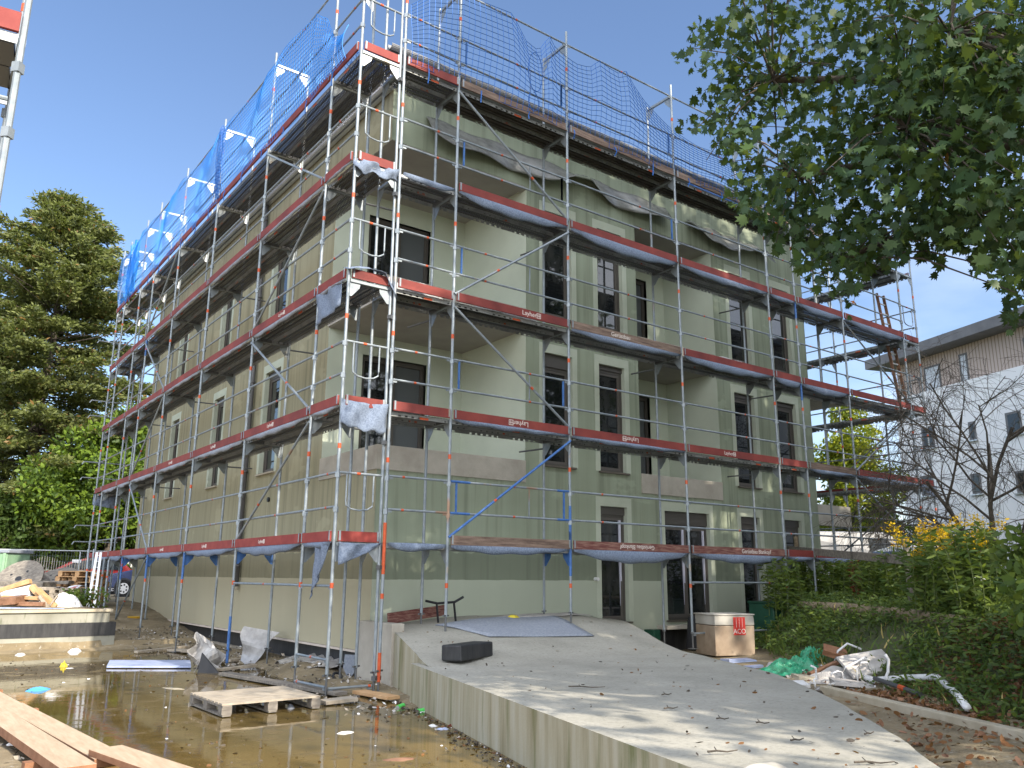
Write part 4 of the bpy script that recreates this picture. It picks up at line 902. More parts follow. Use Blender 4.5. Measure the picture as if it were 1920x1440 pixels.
RB = [('plaster board slab leaning at the right end of the rubbish heap', 1628, 1268, (.7, .45, .04), (.55, -.15, .1), .16, 'plaster_board'), ('grey board lying flat beside the white hose', 1610, 1290, (.7, .32, .035), (.1, .1, -.1), .05, 'plaster_board'), ('brown cardboard lid on the rubbish heap', 1568, 1252, (.36, .26, .1), (.3, .25, -.3), .22, 'wood_edge'), ('white broken tray near the ramp edge', 1490, 1288, (.36, .2, .06), (.1, 0, .1), .03, 'white_plastic'), ('white offcut board beside the dirty container', 1385, 1240, (.55, .3, .05), (0, 0, .3), .02, 'blue_film'), ('small white offcut at the ramp edge', 1413, 1252, (.3, .18, .04), (0, 0, .2), .02, 'blue_film'), ('pale broken slab under the green bag', 1520, 1280, (.45, .28, .06), (.15, .15, .1), .04, 'kerb_concrete'), ('dark plank end sticking out of the rubbish heap', 1545, 1272, (.5, .1, .05), (.1, -.3, .2), .14, 'bark_red')]
for lb, px, py, sz, ro, dz, mt in RB:
    p = ongr(px, py); mb = MB(); mb.box((p[0], p[1], p[2]+dz), sz, (ro[0], ro[1], AR+ro[2]), 0, .015); tag(mb.build('board' if 'board' in lb else 'scrap', mt, bevel=.006), lb, 'scrap')
ST = [(1580, 1250, (-.15, .02), (.1, .34), (.5, .06), .018), (1668, 1290, (0, 0), (.0, .2), (-.02, .42), .022), (1605, 1280, (-.2, .06), (.0, .26), (.22, .3), .016), (1530, 1292, (0, 0), (.02, .14), (-.05, .3), .016), (1625, 1282, (-.12, .0), (-.05, .28), (.06, .18), .014), (1570, 1284, (-.1, .02), (.02, .18), (.08, .05), .014)]
SN = ['long white bent strip arching over the rubbish heap', 'white upright strip at the right end of the rubbish heap', 'white slanting strip in the rubbish middle', 'white upright strip beside the white tray', 'short curled white strip on the torn sack', 'small white loop strip at the front of the heap']
for (px, py, a0, a1, a2, r_), lb in zip(ST, SN):
    p = Vector(ongr(px, py)); rv = Vector((rt0[0], rt0[1], 0)); pts = [p+rv*u+Vector((0, 0, v)) for u, v in (a0, ((a0[0]+a1[0])/2-.03, (a0[1]+a1[1])/2+.05), a1, ((a1[0]+a2[0])/2+.03, (a1[1]+a2[1])/2+.05), a2)]
    mb = MB(); mb.tube(pts, r_, 6); tag(mb.build('window_strip', 'white_plastic', smooth=True), lb, 'strip')
pts = []
for _ in range(260): p = ongr(random.gauss(1565, 55), random.gauss(1276, 12)); pts.append((p[0], p[1], p[2]+random.uniform(0, .08)))
P = np.array(pts); D = rng.normal(size=P.shape); D[:, 2] *= .5
V = leaves(P, D, rng.uniform(.02, .075, len(P)), DIAM, .4); tag(npmesh('rubbish_scraps', V, 4, rng.choice([0, 1, 2, 3], len(P), p=[.3, .3, .2, .2]), ['white_plastic', 'plaster_board', 'bark_red', 'bark']), 'small broken scraps strewn over the rubbish heap', 'rubbish', kind='stuff')
# big dirty container with red sign
bx_ = thing('container_box', 'dirty white plastic container with a red ACO sign beside the ramp', 'container', (8.45, -.35, -1.9)); bq = at(1359, 1200, 17.3); bc = (bq[0], bq[1]); ang = R(-19)
mb = MB(); mb.box((bc[0], bc[1], -1.62), (.86, .74, .56), (0, 0, ang), 1, .012); mb.box((bc[0], bc[1], -1.25), (.86, .74, .175), (0, 0, ang), 0, .008); mb.box((bc[0], bc[1], -1.145), (.9, .78, .03), (0, 0, ang), 0, .004)
mb.build('body', ['container_white', 'container_dirt'], bx_, bevel=.02)
u_ = Vector((math.cos(ang), math.sin(ang), 0)); n_ = Vector((math.sin(ang), -math.cos(ang), 0)); fc = Vector((bc[0], bc[1], 0))+n_*.373
s0 = fc+u_*.10; mb = MB(); mb.prism([s0-u_*.13+Vector((0, 0, -1.52)), s0+u_*.13+Vector((0, 0, -1.52)), s0+u_*.13+Vector((0, 0, -1.19)), s0-u_*.13+Vector((0, 0, -1.19))], n_*.006)
sg_ = mb.build('sign', 'red_print', bx_); text_on(sg_, 'ACO', tuple(s0+n_*.008+Vector((0, 0, -1.455))), tuple(u_), .125)
for k in (-1, 0, 1): q = s0+u_*(.065*k)+n_*.007; mb = MB(); mb.beam(q+Vector((0, 0, -1.38)), q+Vector((0, 0, -1.20)), .008, .003); mb.build('sign_stripe', 'white_letters', sg_)
p = onz(1316, 1222, -1.85); mb = MB(); mb.box((p[0]+.25, p[1]+.35, -1.55), (.25, .3, .65), (0, 0, .2), 0, .04); tag(mb.build('bin_bag', 'black_rubber', bevel=.06), 'black sack squeezed between the steel post and the dirty container', 'sack')
mb = MB(); mb.box((7.35, .9, -1.62), (.2, .25, .3), (0, 0, .1)); tag(mb.build('crate', 'dark_green', bevel=.01), 'small dark green box under the double window', 'box')
mb = MB(); mb.box((10.25, .25, -1.35), (.6, .6, .75), (0, 0, .1)); mb.box((10.25, .25, -.96), (.64, .64, .05), (0, 0, .1)); tag(mb.build('crate', 'dark_green', bevel=.02), 'dark green bin behind the plants right of the dirty container', 'bin')
mb = MB(); mb.mm((7.9, 1.0, -1.5), (9.9, 1.29, -1.42)); tag(mb.build('step_ledge', 'raw_concrete', bevel=.01), 'raw concrete step ledge under the double window', 'step')
# ------------------------------------------------------------------ water's edge, planks, pallets
def plank(label, a, b_, w_, h, zt, mats=('pale_wood', 'wood_edge'), name='plank', cat='plank'):
    mb = MB(); mb.beam((a[0], a[1], zt-h/2), (b_[0], b_[1], zt-h/2), w_, h)
    for i in range(len(mb.m)):
        n = mb.f[i]; zz = [mb.v[j][2] for j in n]
        if not all(abs(z-max(v[2] for v in mb.v)) < 1e-4 for z in zz): mb.m[i] = 1
    return tag(mb.build(name, list(mats), bevel=.004), label, cat)
plank('sunlit pale plank nearest the water, long middle length', (-3.45, -3.5), (-3.76, .2), .25, .07, -1.92)
plank('sunlit pale plank continuing the water side row towards the retaining wall', (-3.77, .24), (-4.02, 3.6), .25, .07, -1.925)
plank('sunlit pale plank nearest the sand, left of the other boards', (-3.73, -3.75), (-4.16, 2.2), .26, .08, -1.91)
plank('short pale board crossing the near end of the planks', (-3.46, -3.32), (-3.05, -5.4), .27, .05, -1.87)
for i, (x, y) in enumerate([(-3.62, -2.9), (-3.85, .15), (-4.0, 2.2)]):
    mb = MB(); mb.box((x, y, -2.04), (.75, .1, .1), (0, 0, .1)); tag(mb.build('timber_bearer', 'wood_edge'), ['dark timber bearer under the near end of the planks', 'dark timber bearer under the plank joint', 'dark timber bearer under the far end of the planks'][i], 'timber')
pts = []
for _ in range(900):
    x, y = random.uniform(-6.5, -3.7), random.uniform(-7, 3); pts.append((x, y, gh(x, y)+.012))
for _ in range(1500):
    x, y = random.uniform(-.35, 1.2), random.uniform(-2.0, 12); pts.append((x, y, max(gh(x, y), -2.1)+random.uniform(0, .04)))
P = np.array(pts); D = rng.normal(size=P.shape); D[:, 2] *= .3
V = leaves(P, D, rng.uniform(.015, .07, len(P)), DIAM, .4, (0, 0, 1)); tag(npmesh('rubble_litter', V, 4, rng.choice([0, 1, 2, 3], len(P), p=[.4, .3, .2, .1]), ['bark', 'grey_wood', 'plaster_board', 'white_plastic']), 'small building rubble and crumbs along the puddle edges', 'rubble', kind='stuff')
def pallet_parts(root, L=1.24, W=1.2, H=.145, slats=9, mat='grey_wood', bm='old_wood'):
    for k in range(slats):
        y = -W/2+W/slats*(k+.5); mb = MB(); mb.box((0, y, H-.011), (L, W/slats*.82, .022), (0, 0, random.uniform(-.006, .006))); mb.build('slat', mat, root)
    for x in (-L/2+.06, 0, L/2-.06):
        mb = MB(); mb.box((x, 0, H-.035), (.11, W, .024)); mb.build('cross_board', bm, root)
        mb = MB(); mb.box((x, 0, .011), (.10, W, .022))
        mb.build('bottom_board', bm, root)
        for y in (-W/2+.07, 0, W/2-.07): mb = MB(); mb.box((x, y, .06), (.12, .13, .078)); mb.build('block', bm, root)
pw = thing('pallet', 'weathered grey pallet lying half sunk in the puddle', 'pallet', (-1.13, -.36, -2.09), local=True, rz=.02); pallet_parts(pw)
# debris at the foot of the left facade
DB = [('orange brown board at the waterline near the yellow bucket', (245, 1210), (322, 1207), .22, 'orange_wood'), ('pale batten crossing the debris below the left facade', (255, 1222), (355, 1213), .12, 'grey_wood'), ('long old board along the puddle edge under the scaffold', (420, 1262), (640, 1302), .2, 'old_wood'), ('pale batten beside the plastic sheet at the puddle edge', (402, 1256), (478, 1249), .12, 'grey_wood'), ('short pale board under the near corner post', (605, 1316), (665, 1311), .22, 'grey_wood'), ('yellowish board under the double corner post', (672, 1296), (738, 1310), .2, 'orange_wood'), ('grey board at the far puddle edge', (325, 1218), (362, 1222), .3, 'grey_wood'), ('thin pale batten along the footing', (430, 1238), (520, 1230), .1, 'grey_wood')]
for lb, p0, p1, w_, mt in DB:
    a, b_ = onz(*p0, -2.06), onz(*p1, -2.06); mb = MB(); mb.beam((a[0], a[1], -2.065), (b_[0], b_[1], -2.05), w_, .045); tag(mb.build('board', mt, bevel=.004), lb, 'board')
mb = MB(); q = [(-1.45, 6.45), (-.2, 5.66), (-.5, 4.55), (-1.72, 5.35)]; mb.prism([(x, y, -2.085) for x, y in q], (0, 0, .03)); tag(mb.build('film_sheet', 'blue_film'), 'flat blue white film sheet floating at the edge of the puddle', 'sheet')
a = onz(400, 1262, -2.1)
def crump(s, t):
    return (a[0]-.25+.55*s+.09*math.sin(9*t+3*s), a[1]+.3+.25*t+.12*math.sin(8*s), -2.12+.62*t*(1-.45*s*s)+.06*math.sin(11*s+5*t))
tag(MB().grid(crump, 12, 12).build('plastic_sheet', 'grey_film', solid=.004), 'clear plastic sheet standing crumpled at the puddle edge', 'sheet')
mb = MB(); p_ = onz(370, 1262, -2.1); mb.prism([(p_[0], p_[1], -2.1), (p_[0]+.28, p_[1]-.25, -2.1), (p_[0]+.05, p_[1]+.02, -1.78)], (.03, .05, 0)); tag(mb.build('film_scrap', 'black_rubber'), 'black film scrap beside the standing plastic sheet', 'scrap')
tag(MB().grid(lambda s, t: (.55+.5*s*t+.04*math.sin(7*t), 5.05-.55*s+.05*math.sin(9*t), -2.05+.62*t-.1*s), 8, 10).build('plastic_sheet', 'grey_film', solid=.004), 'brownish plastic sheet hanging from the plinth by the standing sheet', 'sheet')
q = onz(560, 1255, -2.05)
tag(MB().grid(lambda s, t: (q[0]-.1+.75*t, q[1]+.9-1.6*s, -2.06+.1*abs(math.sin(14*s+3*t))+.12*t), 28, 8).build('cable_pile', 'grey_film', solid=.004), 'ribbed plastic sheet lying along the footing under the scaffold', 'sheet')
mb = MB(); mb.prism([(1.2, 1.55, -1.72), (1.2, 1.9, -1.74), (1.2, 1.95, -1.95), (1.2, 1.72, -2.12), (1.2, 1.55, -2.0)], (-.02, 0, 0)); tag(mb.build('scrap_sheet', 'fleece_pale'), 'pale pointed scrap leaning in the dark gap beside the corner pier', 'scrap')
cx = onz(632, 1276, -2.05); mb = MB(); mb.tube([(cx[0]+.07*math.cos(a_), cx[1]+.07*math.sin(a_)*.6, -1.99+.05*math.sin(a_)) for a_ in np.linspace(0, 6.2, 12)], .022, 6); tag(mb.build('hose_coil', 'black_rubber'), 'small black coil lying behind the near corner post', 'coil')
# floating rubbish
def can(label, px, py, mats, rot):
    p = onz(px, py, -2.09); mb = MB(); d = np.array([math.cos(rot), math.sin(rot), .1])*.058
    mb.tube([p-d, p+d], .033, 12); mb.tube([p-d*1.04, p-d], .027, 12, 1); mb.tube([p+d, p+d*1.04], .027, 12, 1); tag(mb.build('drink_can', mats, smooth=False), label, 'can')
can('green drink can standing out of the mud at the foot of the ramp wall', 751, 1325, ['green_can', 'aluminium'], .4)
can('green and silver drink can floating at the foot of the ramp wall', 791, 1333, ['green_can', 'aluminium'], -.2)
FL = [('white oval foam plate floating in the near puddle', 648, 1374, (.22, .13, .03), 'white_plastic', 'plate'), ('white crumpled paper floating near the retaining wall', 140, 1222, (.34, .22, .1), 'white_plastic', 'paper'), ('small white floating block by the retaining wall', 38, 1228, (.45, .2, .06), 'white_plastic', 'block'), ('bright yellow floating ball near the retaining wall', 119, 1250, (.13, .13, .13), 'bright_yellow', 'ball'), ('white shred floating beside the yellow ball', 131, 1253, (.16, .1, .02), 'white_plastic', 'scrap'), ('sky blue rag on the far side of the planks', 71, 1294, (.36, .28, .06), 'sky_blue_plastic', 'rag'), ('clear bottle floating against the sunken pallet', 545, 1328, (.2, .1, .07), 'fleece_pale', 'bottle'), ('white paper scrap floating at the ramp foot', 812, 1361, (.14, .1, .03), 'white_plastic', 'scrap'), ('bluish scrap floating at the ramp foot', 830, 1367, (.16, .1, .03), 'blue_film', 'scrap'), ('red brown chip floating at the ramp foot', 846, 1362, (.12, .07, .04), 'dock_red', 'chip'), ('white lump lying on the sand beside the planks', 38, 1406, (.28, .2, .08), 'white_plastic', 'lump'), ('two white square labels floating in the middle of the puddle', 251, 1282, (.18, .13, .006), 'white_plastic', 'scrap'), ('pale heap of foam crumbs floating in the puddle', 325, 1291, (.6, .22, .015), 'kerb_concrete', 'crumbs'), ('rust brown sunken tile near the bottom edge of the puddle', 748, 1424, (.36, .2, .02), 'bark_red', 'tile')]
for i, (lb, px, py, sz, mt, ct) in enumerate(FL):
    p = onz(px, py, -2.1); heap('floating_'+ct if i not in (10,) else 'rubble_lump', lb, ct, (p[0], p[1], -2.105 if px > 60 or py < 1400 else -2.04), sz, mt, 12, .3, 40+i, i*.7)
pts = []
for _ in range(900):
    x, y = random.uniform(-3.3, .6), random.uniform(-5.5, 8)
    if math.sin(2.3*x+.7*y)*math.sin(1.3*y-x) < -.1 and random.random() < .75: continue
    pts.append((x, y, -2.094))
for _ in range(900):
    y = random.uniform(-7, 0); pts.append((lx(y)-.12-abs(random.gauss(0, .12)), y, -2.093))
P = np.array(pts); D = rng.normal(size=P.shape); D[:, 2] *= .1
V = leaves(P, D, rng.uniform(.008, .04, len(P)), OVAL, .2, (0, 0, 1)); tag(npmesh('floating_litter', V, 7, rng.choice([0, 1, 2], len(P), p=[.7, .22, .08]), ['bark', 'dry_leaf', 'white_plastic']), 'floating leaves and crumbs on the puddle', 'litter', kind='stuff')
# ------------------------------------------------------------------ retaining wall and the yard behind it
rw = thing('retaining_wall', 'low cream retaining wall with a black bitumen band behind the puddle', 'wall', (-7, 9.85, -2.2))
mb = MB(); mb.mm((-16, 9.71, -1.53), (-.87, 10.0, -1.30)); mb.build('upper_band', 'wall_cream', rw)
mb = MB(); mb.mm((-16, 9.695, -1.82), (-.72, 10.0, -1.531)); mb.build('bitumen_band', 'bitumen', rw)
mb = MB(); mb.mm((-16, 9.705, -2.4), (-.72, 10.0, -1.821)); mb.build('lower_band', 'wall_cream', rw)
mb = MB(); mb.mm((-16, 9.66, -1.299), (-.82, 10.1, -1.245)); mb.build('cap', 'kerb_concrete', rw)
mb = MB(); p_ = onz(250, 1182, -1.95)
bk = thing('bucket', 'yellow plastic bucket with white label standing at the far corner of the building', 'bucket', (p_[0], p_[1], -1.95))
mb.tube([(p_[0], p_[1], -1.95), (p_[0], p_[1], -1.60)], .15, 16, r1=.18); mb.tube([(p_[0], p_[1], -1.61), (p_[0], p_[1], -1.585)], .19, 16); mb.build('tub', 'yellow_plastic', bk, smooth=False)
mb = MB(); d = (CAM-p_); d[2] = 0; d /= np.linalg.norm(d); s_ = np.array([-d[1], d[0], 0]); c_ = p_+d*.172; mb.prism([c_+s_*i+np.array([0, 0, z]) for i, z in ((-.11, .06), (.03, .06), (.03, .24), (-.11, .24))], d*.012); mb.build('label', 'white_plastic', bk)
def reel(label, c, rad, tilt, rot):
    t = thing('cable_reel', label, 'cable reel', (c[0], c[1], c[2]-rad), group=None)
    ax = Vector((math.cos(rot)*math.cos(tilt), math.sin(rot)*math.cos(tilt), math.sin(tilt)))
    for k in (-.28, .28): mb = MB(); mb.tube([Vector(c)+ax*(k-.03), Vector(c)+ax*(k+.03)], rad, 28); mb.build('disc', 'old_wood', t)
    mb = MB(); mb.tube([Vector(c)-ax*.25, Vector(c)+ax*.25], rad*.5, 18); mb.build('drum', 'old_wood', t)
    mb = MB(); mb.tube([Vector(c)-ax*.315, Vector(c)-ax*.308], .09, 12)
    u_ = ax.orthogonal().normalized(); v_ = ax.cross(u_)
    for k in range(4): q = Vector(c)-ax*.31+u_*(.45*rad*math.cos(k*1.57))+v_*(.45*rad*math.sin(k*1.57)); mb.tube([q-ax*.004, q+ax*.004], .035, 8)
    mb.build('hole', 'black_rubber', t)
c_ = at(42, 1098, 28); reel('big weathered cable reel tilted towards us on the timber heap', tuple(c_), .66, R(-38), R(53))
c_ = at(112, 1097, 29.5); reel('lower cable reel half hidden behind the red striped sheet', tuple(c_), .55, R(-62), R(53))
right = Vector((rt0[0], rt0[1], 0)); fwd = Vector((-rt0[1], rt0[0], 0))
def yardbox(label, px, py, r, size, rot, mat, name='board', cat='board'):
    p = at(px, py, r); a = math.atan2(right.y, right.x); mb = MB(); mb.box(tuple(p), size, (rot[0], rot[1], a+rot[2]), 0, .01)
    return tag(mb.build(name, mat, bevel=.008), label, cat)
YB = [('long grey boards at the bottom of the timber heap', 28, 1103, 25.5, (2.2, .5, .07), (0, 0, .05), 'grey_wood'), ('stack of old grey boards behind the timber heap', 25, 1094, 26.5, (2.0, .6, .14), (0, .02, -.05), 'old_wood'), ('grey board with a rusty end on the timber heap', 95, 1092, 26.5, (1.1, .4, .08), (0, 0, .1), 'old_wood'), ('orange brown beam lying across the left end of the heap', 18, 1102, 23.6, (1.0, .14, .1), (0, -.32, 0), 'orange_wood'), ('white painted block on the timber heap', 34, 1112, 23.2, (.62, .3, .2), (.2, -.22, .1), 'white_plastic'), ('broken crate frame in front of the heap, upper bar', 42, 1121, 22.8, (.95, .1, .07), (0, .03, 0), 'orange_wood'), ('broken crate frame in front of the heap, lower bar', 38, 1132, 22.6, (1.1, .12, .09), (0, .02, 0), 'bark_red'), ('slanted brown beam in the middle of the heap', 72, 1113, 22.9, (.5, .14, .12), (0, .75, 0), 'orange_wood'), ('steep brown beam with pale top right of the heap', 87, 1122, 22.7, (.6, .12, .1), (0, .7, .1), 'orange_wood'), ('grey stick propped against the heap', 99, 1130, 22.6, (.36, .09, .05), (0, -1.05, 0), 'grey_wood'), ('dark plank standing on edge beside the sheet', 83, 1131, 22.5, (.42, .1, .06), (0, .9, 0), 'grey_wood'), ('small pale offcut under the white block', 45, 1119, 22.9, (.3, .2, .08), (0, .1, 0), 'fleece_pale'), ('brown crate bottom at the left picture edge', 12, 1126, 22.8, (.7, .5, .16), (.1, -.1, 0), 'bark_red'), ('white metal strip lying on the retaining wall', 55, 1141, 21.7, (1.5, .12, .03), (0, 0, 0), 'blue_film')]
for lb, *a_ in YB: yardbox(lb, *a_)
pA = at(152, 1121, 27); az = math.atan2(right.y, right.x)
pa = thing('pallet', 'bottom orange pallet of the tall stack in the yard', 'pallet', (pA[0], pA[1], -1.28), 'pallets stacked in the yard', local=True, rz=az); pallet_parts(pa, 1.05, .9, .145, 5, 'orange_wood', 'orange_wood')
for i, nm in enumerate(['second', 'third', 'fourth', 'fifth', 'topmost']): dup(pa, (pA[0]+random.uniform(-.04, .04), pA[1], -1.28+.147*(i+1)), az+random.uniform(-.03, .03), '%s orange pallet counted from the bottom of the tall stack in the yard' % nm)
pB = at(128, 1126, 24.6)
pb = thing('pallet', 'bottom grey pallet of the low stack under the red striped sheet', 'pallet', (pB[0], pB[1], -1.27), 'pallets in the low stack', local=True, rz=az+1.57); pallet_parts(pb, .8, .62, .145, 5, 'grey_wood', 'grey_wood')
for i, nm in enumerate(['middle', 'top']): dup(pb, (pB[0], pB[1], -1.27+.147*(i+1)), az+1.57+.03*i, '%s grey pallet of the low stack under the red striped sheet' % nm)
sh_ = thing('tarpaulin', 'white sheet with red stripes draped over the low pallet stack', 'tarpaulin', (pB[0], pB[1], -.8))
P0 = Vector(pB)+right*.25; 
def tarp(s, t): 
    x = .25-.95*s; z = -.80+.04*math.sin(7*s+5*t)-(0 if s < .45 else (s-.45)**1.3*.95); q = Vector((pB[0], pB[1], 0))+right*x+fwd*(.3-.62*t); return (q.x, q.y, z-.04*t)
MB().grid(tarp, 20, 12).build('sheet', 'white_plastic', sh_, solid=.004)
for t0 in (.36, .52): MB().grid(lambda s, t: tuple(Vector(tarp(.08+.8*s, t0+.07*t))+Vector((0, 0, .012))-fwd*.008), 18, 2).build('stripe', 'red_print', sh_)
c_ = at(121, 1142, 22.9); heap('white_sack', 'crumpled white sack on the yard edge behind the retaining wall', 'sack', (c_[0], c_[1], -1.26), (.75, .5, .42), 'white_plastic', 16, .4, 33)
sk = thing('waste_skip', 'pale green waste skip cut off by the left picture edge', 'skip', tuple(at(2, 1085, 30)[:2])+(-1.3,))
c_ = at(-14, 1066, 30); mb = MB(); mb.box(tuple(c_), (1.5, 1.2, .95), (0, 0, az)); mb.build('body', 'skip_green', sk, bevel=.03)
mb = MB(); mb.box((c_[0], c_[1], c_[2]+.5), (1.62, 1.3, .1), (0, 0, az)); mb.build('lid', 'fleece_pale', sk, bevel=.02)
for k in (-.5, -.2, .1, .4, .68): q = Vector(c_)+right*k-fwd*.61; mb = MB(); mb.box(tuple(q), (.08, .05, .9), (0, 0, az)); mb.build('rib', 'skip_green', sk)
# ladder and leaning poles at the far end of the left run
ld = thing('ladder', 'aluminium ladder leaning against the far end of the left scaffold', 'ladder', tuple(at(172, 1140, 24)[:2])+(-1.25,))
f0, f1 = [Vector(at(x, 1140, 24)) for x in (164, 176)]; t0, t1 = [Vector(at(x, 1036, 25)) for x in (182, 189)]
for a_, b_ in ((f0, t0), (f1, t1)): mb = MB(); mb.beam(a_, b_, .06, .03); mb.build('stile', 'aluminium', ld)
for k in range(9): t = (k+.5)/9; mb = MB(); mb.tube([f0.lerp(t0, t), f1.lerp(t1, t)], .014, 6); mb.build('rung', 'aluminium', ld)
for i, (a_, b_) in enumerate([((158, 1141), (166, 1030)), ((167, 1141), (176, 1030)), ((184, 1141), (196, 1046)), ((194, 1141), (204, 1050))]):
    mb = MB(); A_, B_ = Vector(at(*a_, 24.5)), Vector(at(*b_, 25)); mb.tube([A_, B_], .024, 8); c_ = A_.lerp(B_, .62); mb.tube([c_, A_.lerp(B_, .66)], .027, 8, 1); tag(mb.build('steel_pole', ['galvanised', 'orange_band']), ['leftmost grey pole with an orange band leaning beside the ladder', 'second grey pole with an orange band left of the ladder', 'grey pole right of the ladder', 'rightmost grey pole leaning by the blue car'][i], 'pole')
def foliage(name, label, centers, radii, n, size, shape, mats, probs, cat='shrub', trunk=None, droop=0.0, kind=None, per=1, stems=None, hollow=.35, parent=None, bias=None):
    C_ = np.array(centers, float); Rr = np.array(radii, float)
    if Rr.ndim == 1: Rr = np.repeat(Rr[:, None], 3, 1)
    wgt = Rr.prod(axis=1)**(2/3); idx = rng.choice(len(C_), n, p=wgt/wgt.sum())
    d = rng.normal(size=(n, 3)); d /= np.linalg.norm(d, axis=1, keepdims=True); rad = (hollow+(1-hollow)*rng.random(n)**.6)
    P = C_[idx]+d*rad[:, None]*Rr[idx]
    D = d*.6+rng.normal(size=(n, 3))*.5; D[:, 2] -= droop
    V = leaves(P, D, size*rng.uniform(.6, 1.25, n), shape, .35, bias)
    pm = rng.choice(len(mats), n, p=probs)
    if parent is None and trunk is None:
        o = npmesh(name, V, len(shape), pm, mats); return tag(o, label, cat, kind=kind)
    root = parent
    if root is None: root = thing(name, label, cat, trunk[0][0])
    npmesh('crown', V, len(shape), pm, mats, root)
    return root
def blob(c, r, n, spread, rr=(.3, .6)):
    out = []; rad = []
    for _ in range(n):
        d = rng.normal(size=3); d /= np.linalg.norm(d); k = rng.random()**.5
        out.append(np.array(c)+d*k*np.array(spread)); rad.append(rng.uniform(*rr)*r)
    return out, rad
c_ = at(150, 1133, 23.5); cs, rs = blob((c_[0], c_[1], -1.1), 1, 14, (.5, .4, .15), (.15, .28)); foliage('weed', 'low green weeds growing at the yard edge beside the white sack', cs, rs, 700, .07, OVAL, ['weed_a', 'weed_b'], [.5, .5], 'weeds')
# construction fence and palisade
fc_ = thing('site_fence', 'wire construction fence with a bright top tube behind the yard', 'fence', tuple(at(90, 1080, 33)[:2])+(-1.3,))
zt = at(90, 1032, 33)[2]
def fpt(px, z, r=33): p = at(px, 1060, r); return Vector((p[0], p[1], z))
for px in (-140, -2, 148, 212): mb = MB(); mb.tube([fpt(px, -1.3), fpt(px, zt)], .022, 6); mb.build('fence_post', 'galvanised_bright', fc_)
for z in (zt, -1.1): mb = MB(); mb.tube([fpt(-140, z), fpt(212, z)], .02, 6); mb.build('fence_tube', 'galvanised_bright', fc_)
mb = MB()
for k in range(70): p = -140+352*k/70; mb.tube([fpt(p, -1.1), fpt(p, zt)], .003, 3, cap=False)
for z in np.linspace(-1, zt, 8): mb.tube([fpt(-140, z), fpt(212, z)], .003, 3, cap=False)
mb.build('wire_mesh', 'galvanised', fc_)
pf = thing('railing', 'old pale metal palisade railing half overgrown behind the cable reels', 'railing', tuple(at(90, 1080, 38)[:2])+(-1.3,))
for k in range(30):
    mb = MB(); px = 20+4.8*k; zz = at(px, 1049+6*math.sin(k*.35), 38)[2]; mb.tube([fpt(px, -1.3, 38), fpt(px+random.uniform(-.6, .6), zz, 38)], .012, 5); mb.build('bar', 'kerb_concrete', pf)
mb = MB(); mb.tube([fpt(20, -.35, 38), fpt(162, -.35, 38)], .018, 5); mb.build('cross_rail', 'kerb_concrete', pf)
mb = MB(); q = Vector(at(144, 1052, 37.6)); mb.box(tuple(q), (.36, .02, .12), (0, 0, az)); tag(mb.build('sign', 'white_plastic'), 'small blank white plate hanging on the pale palisade railing', 'sign')
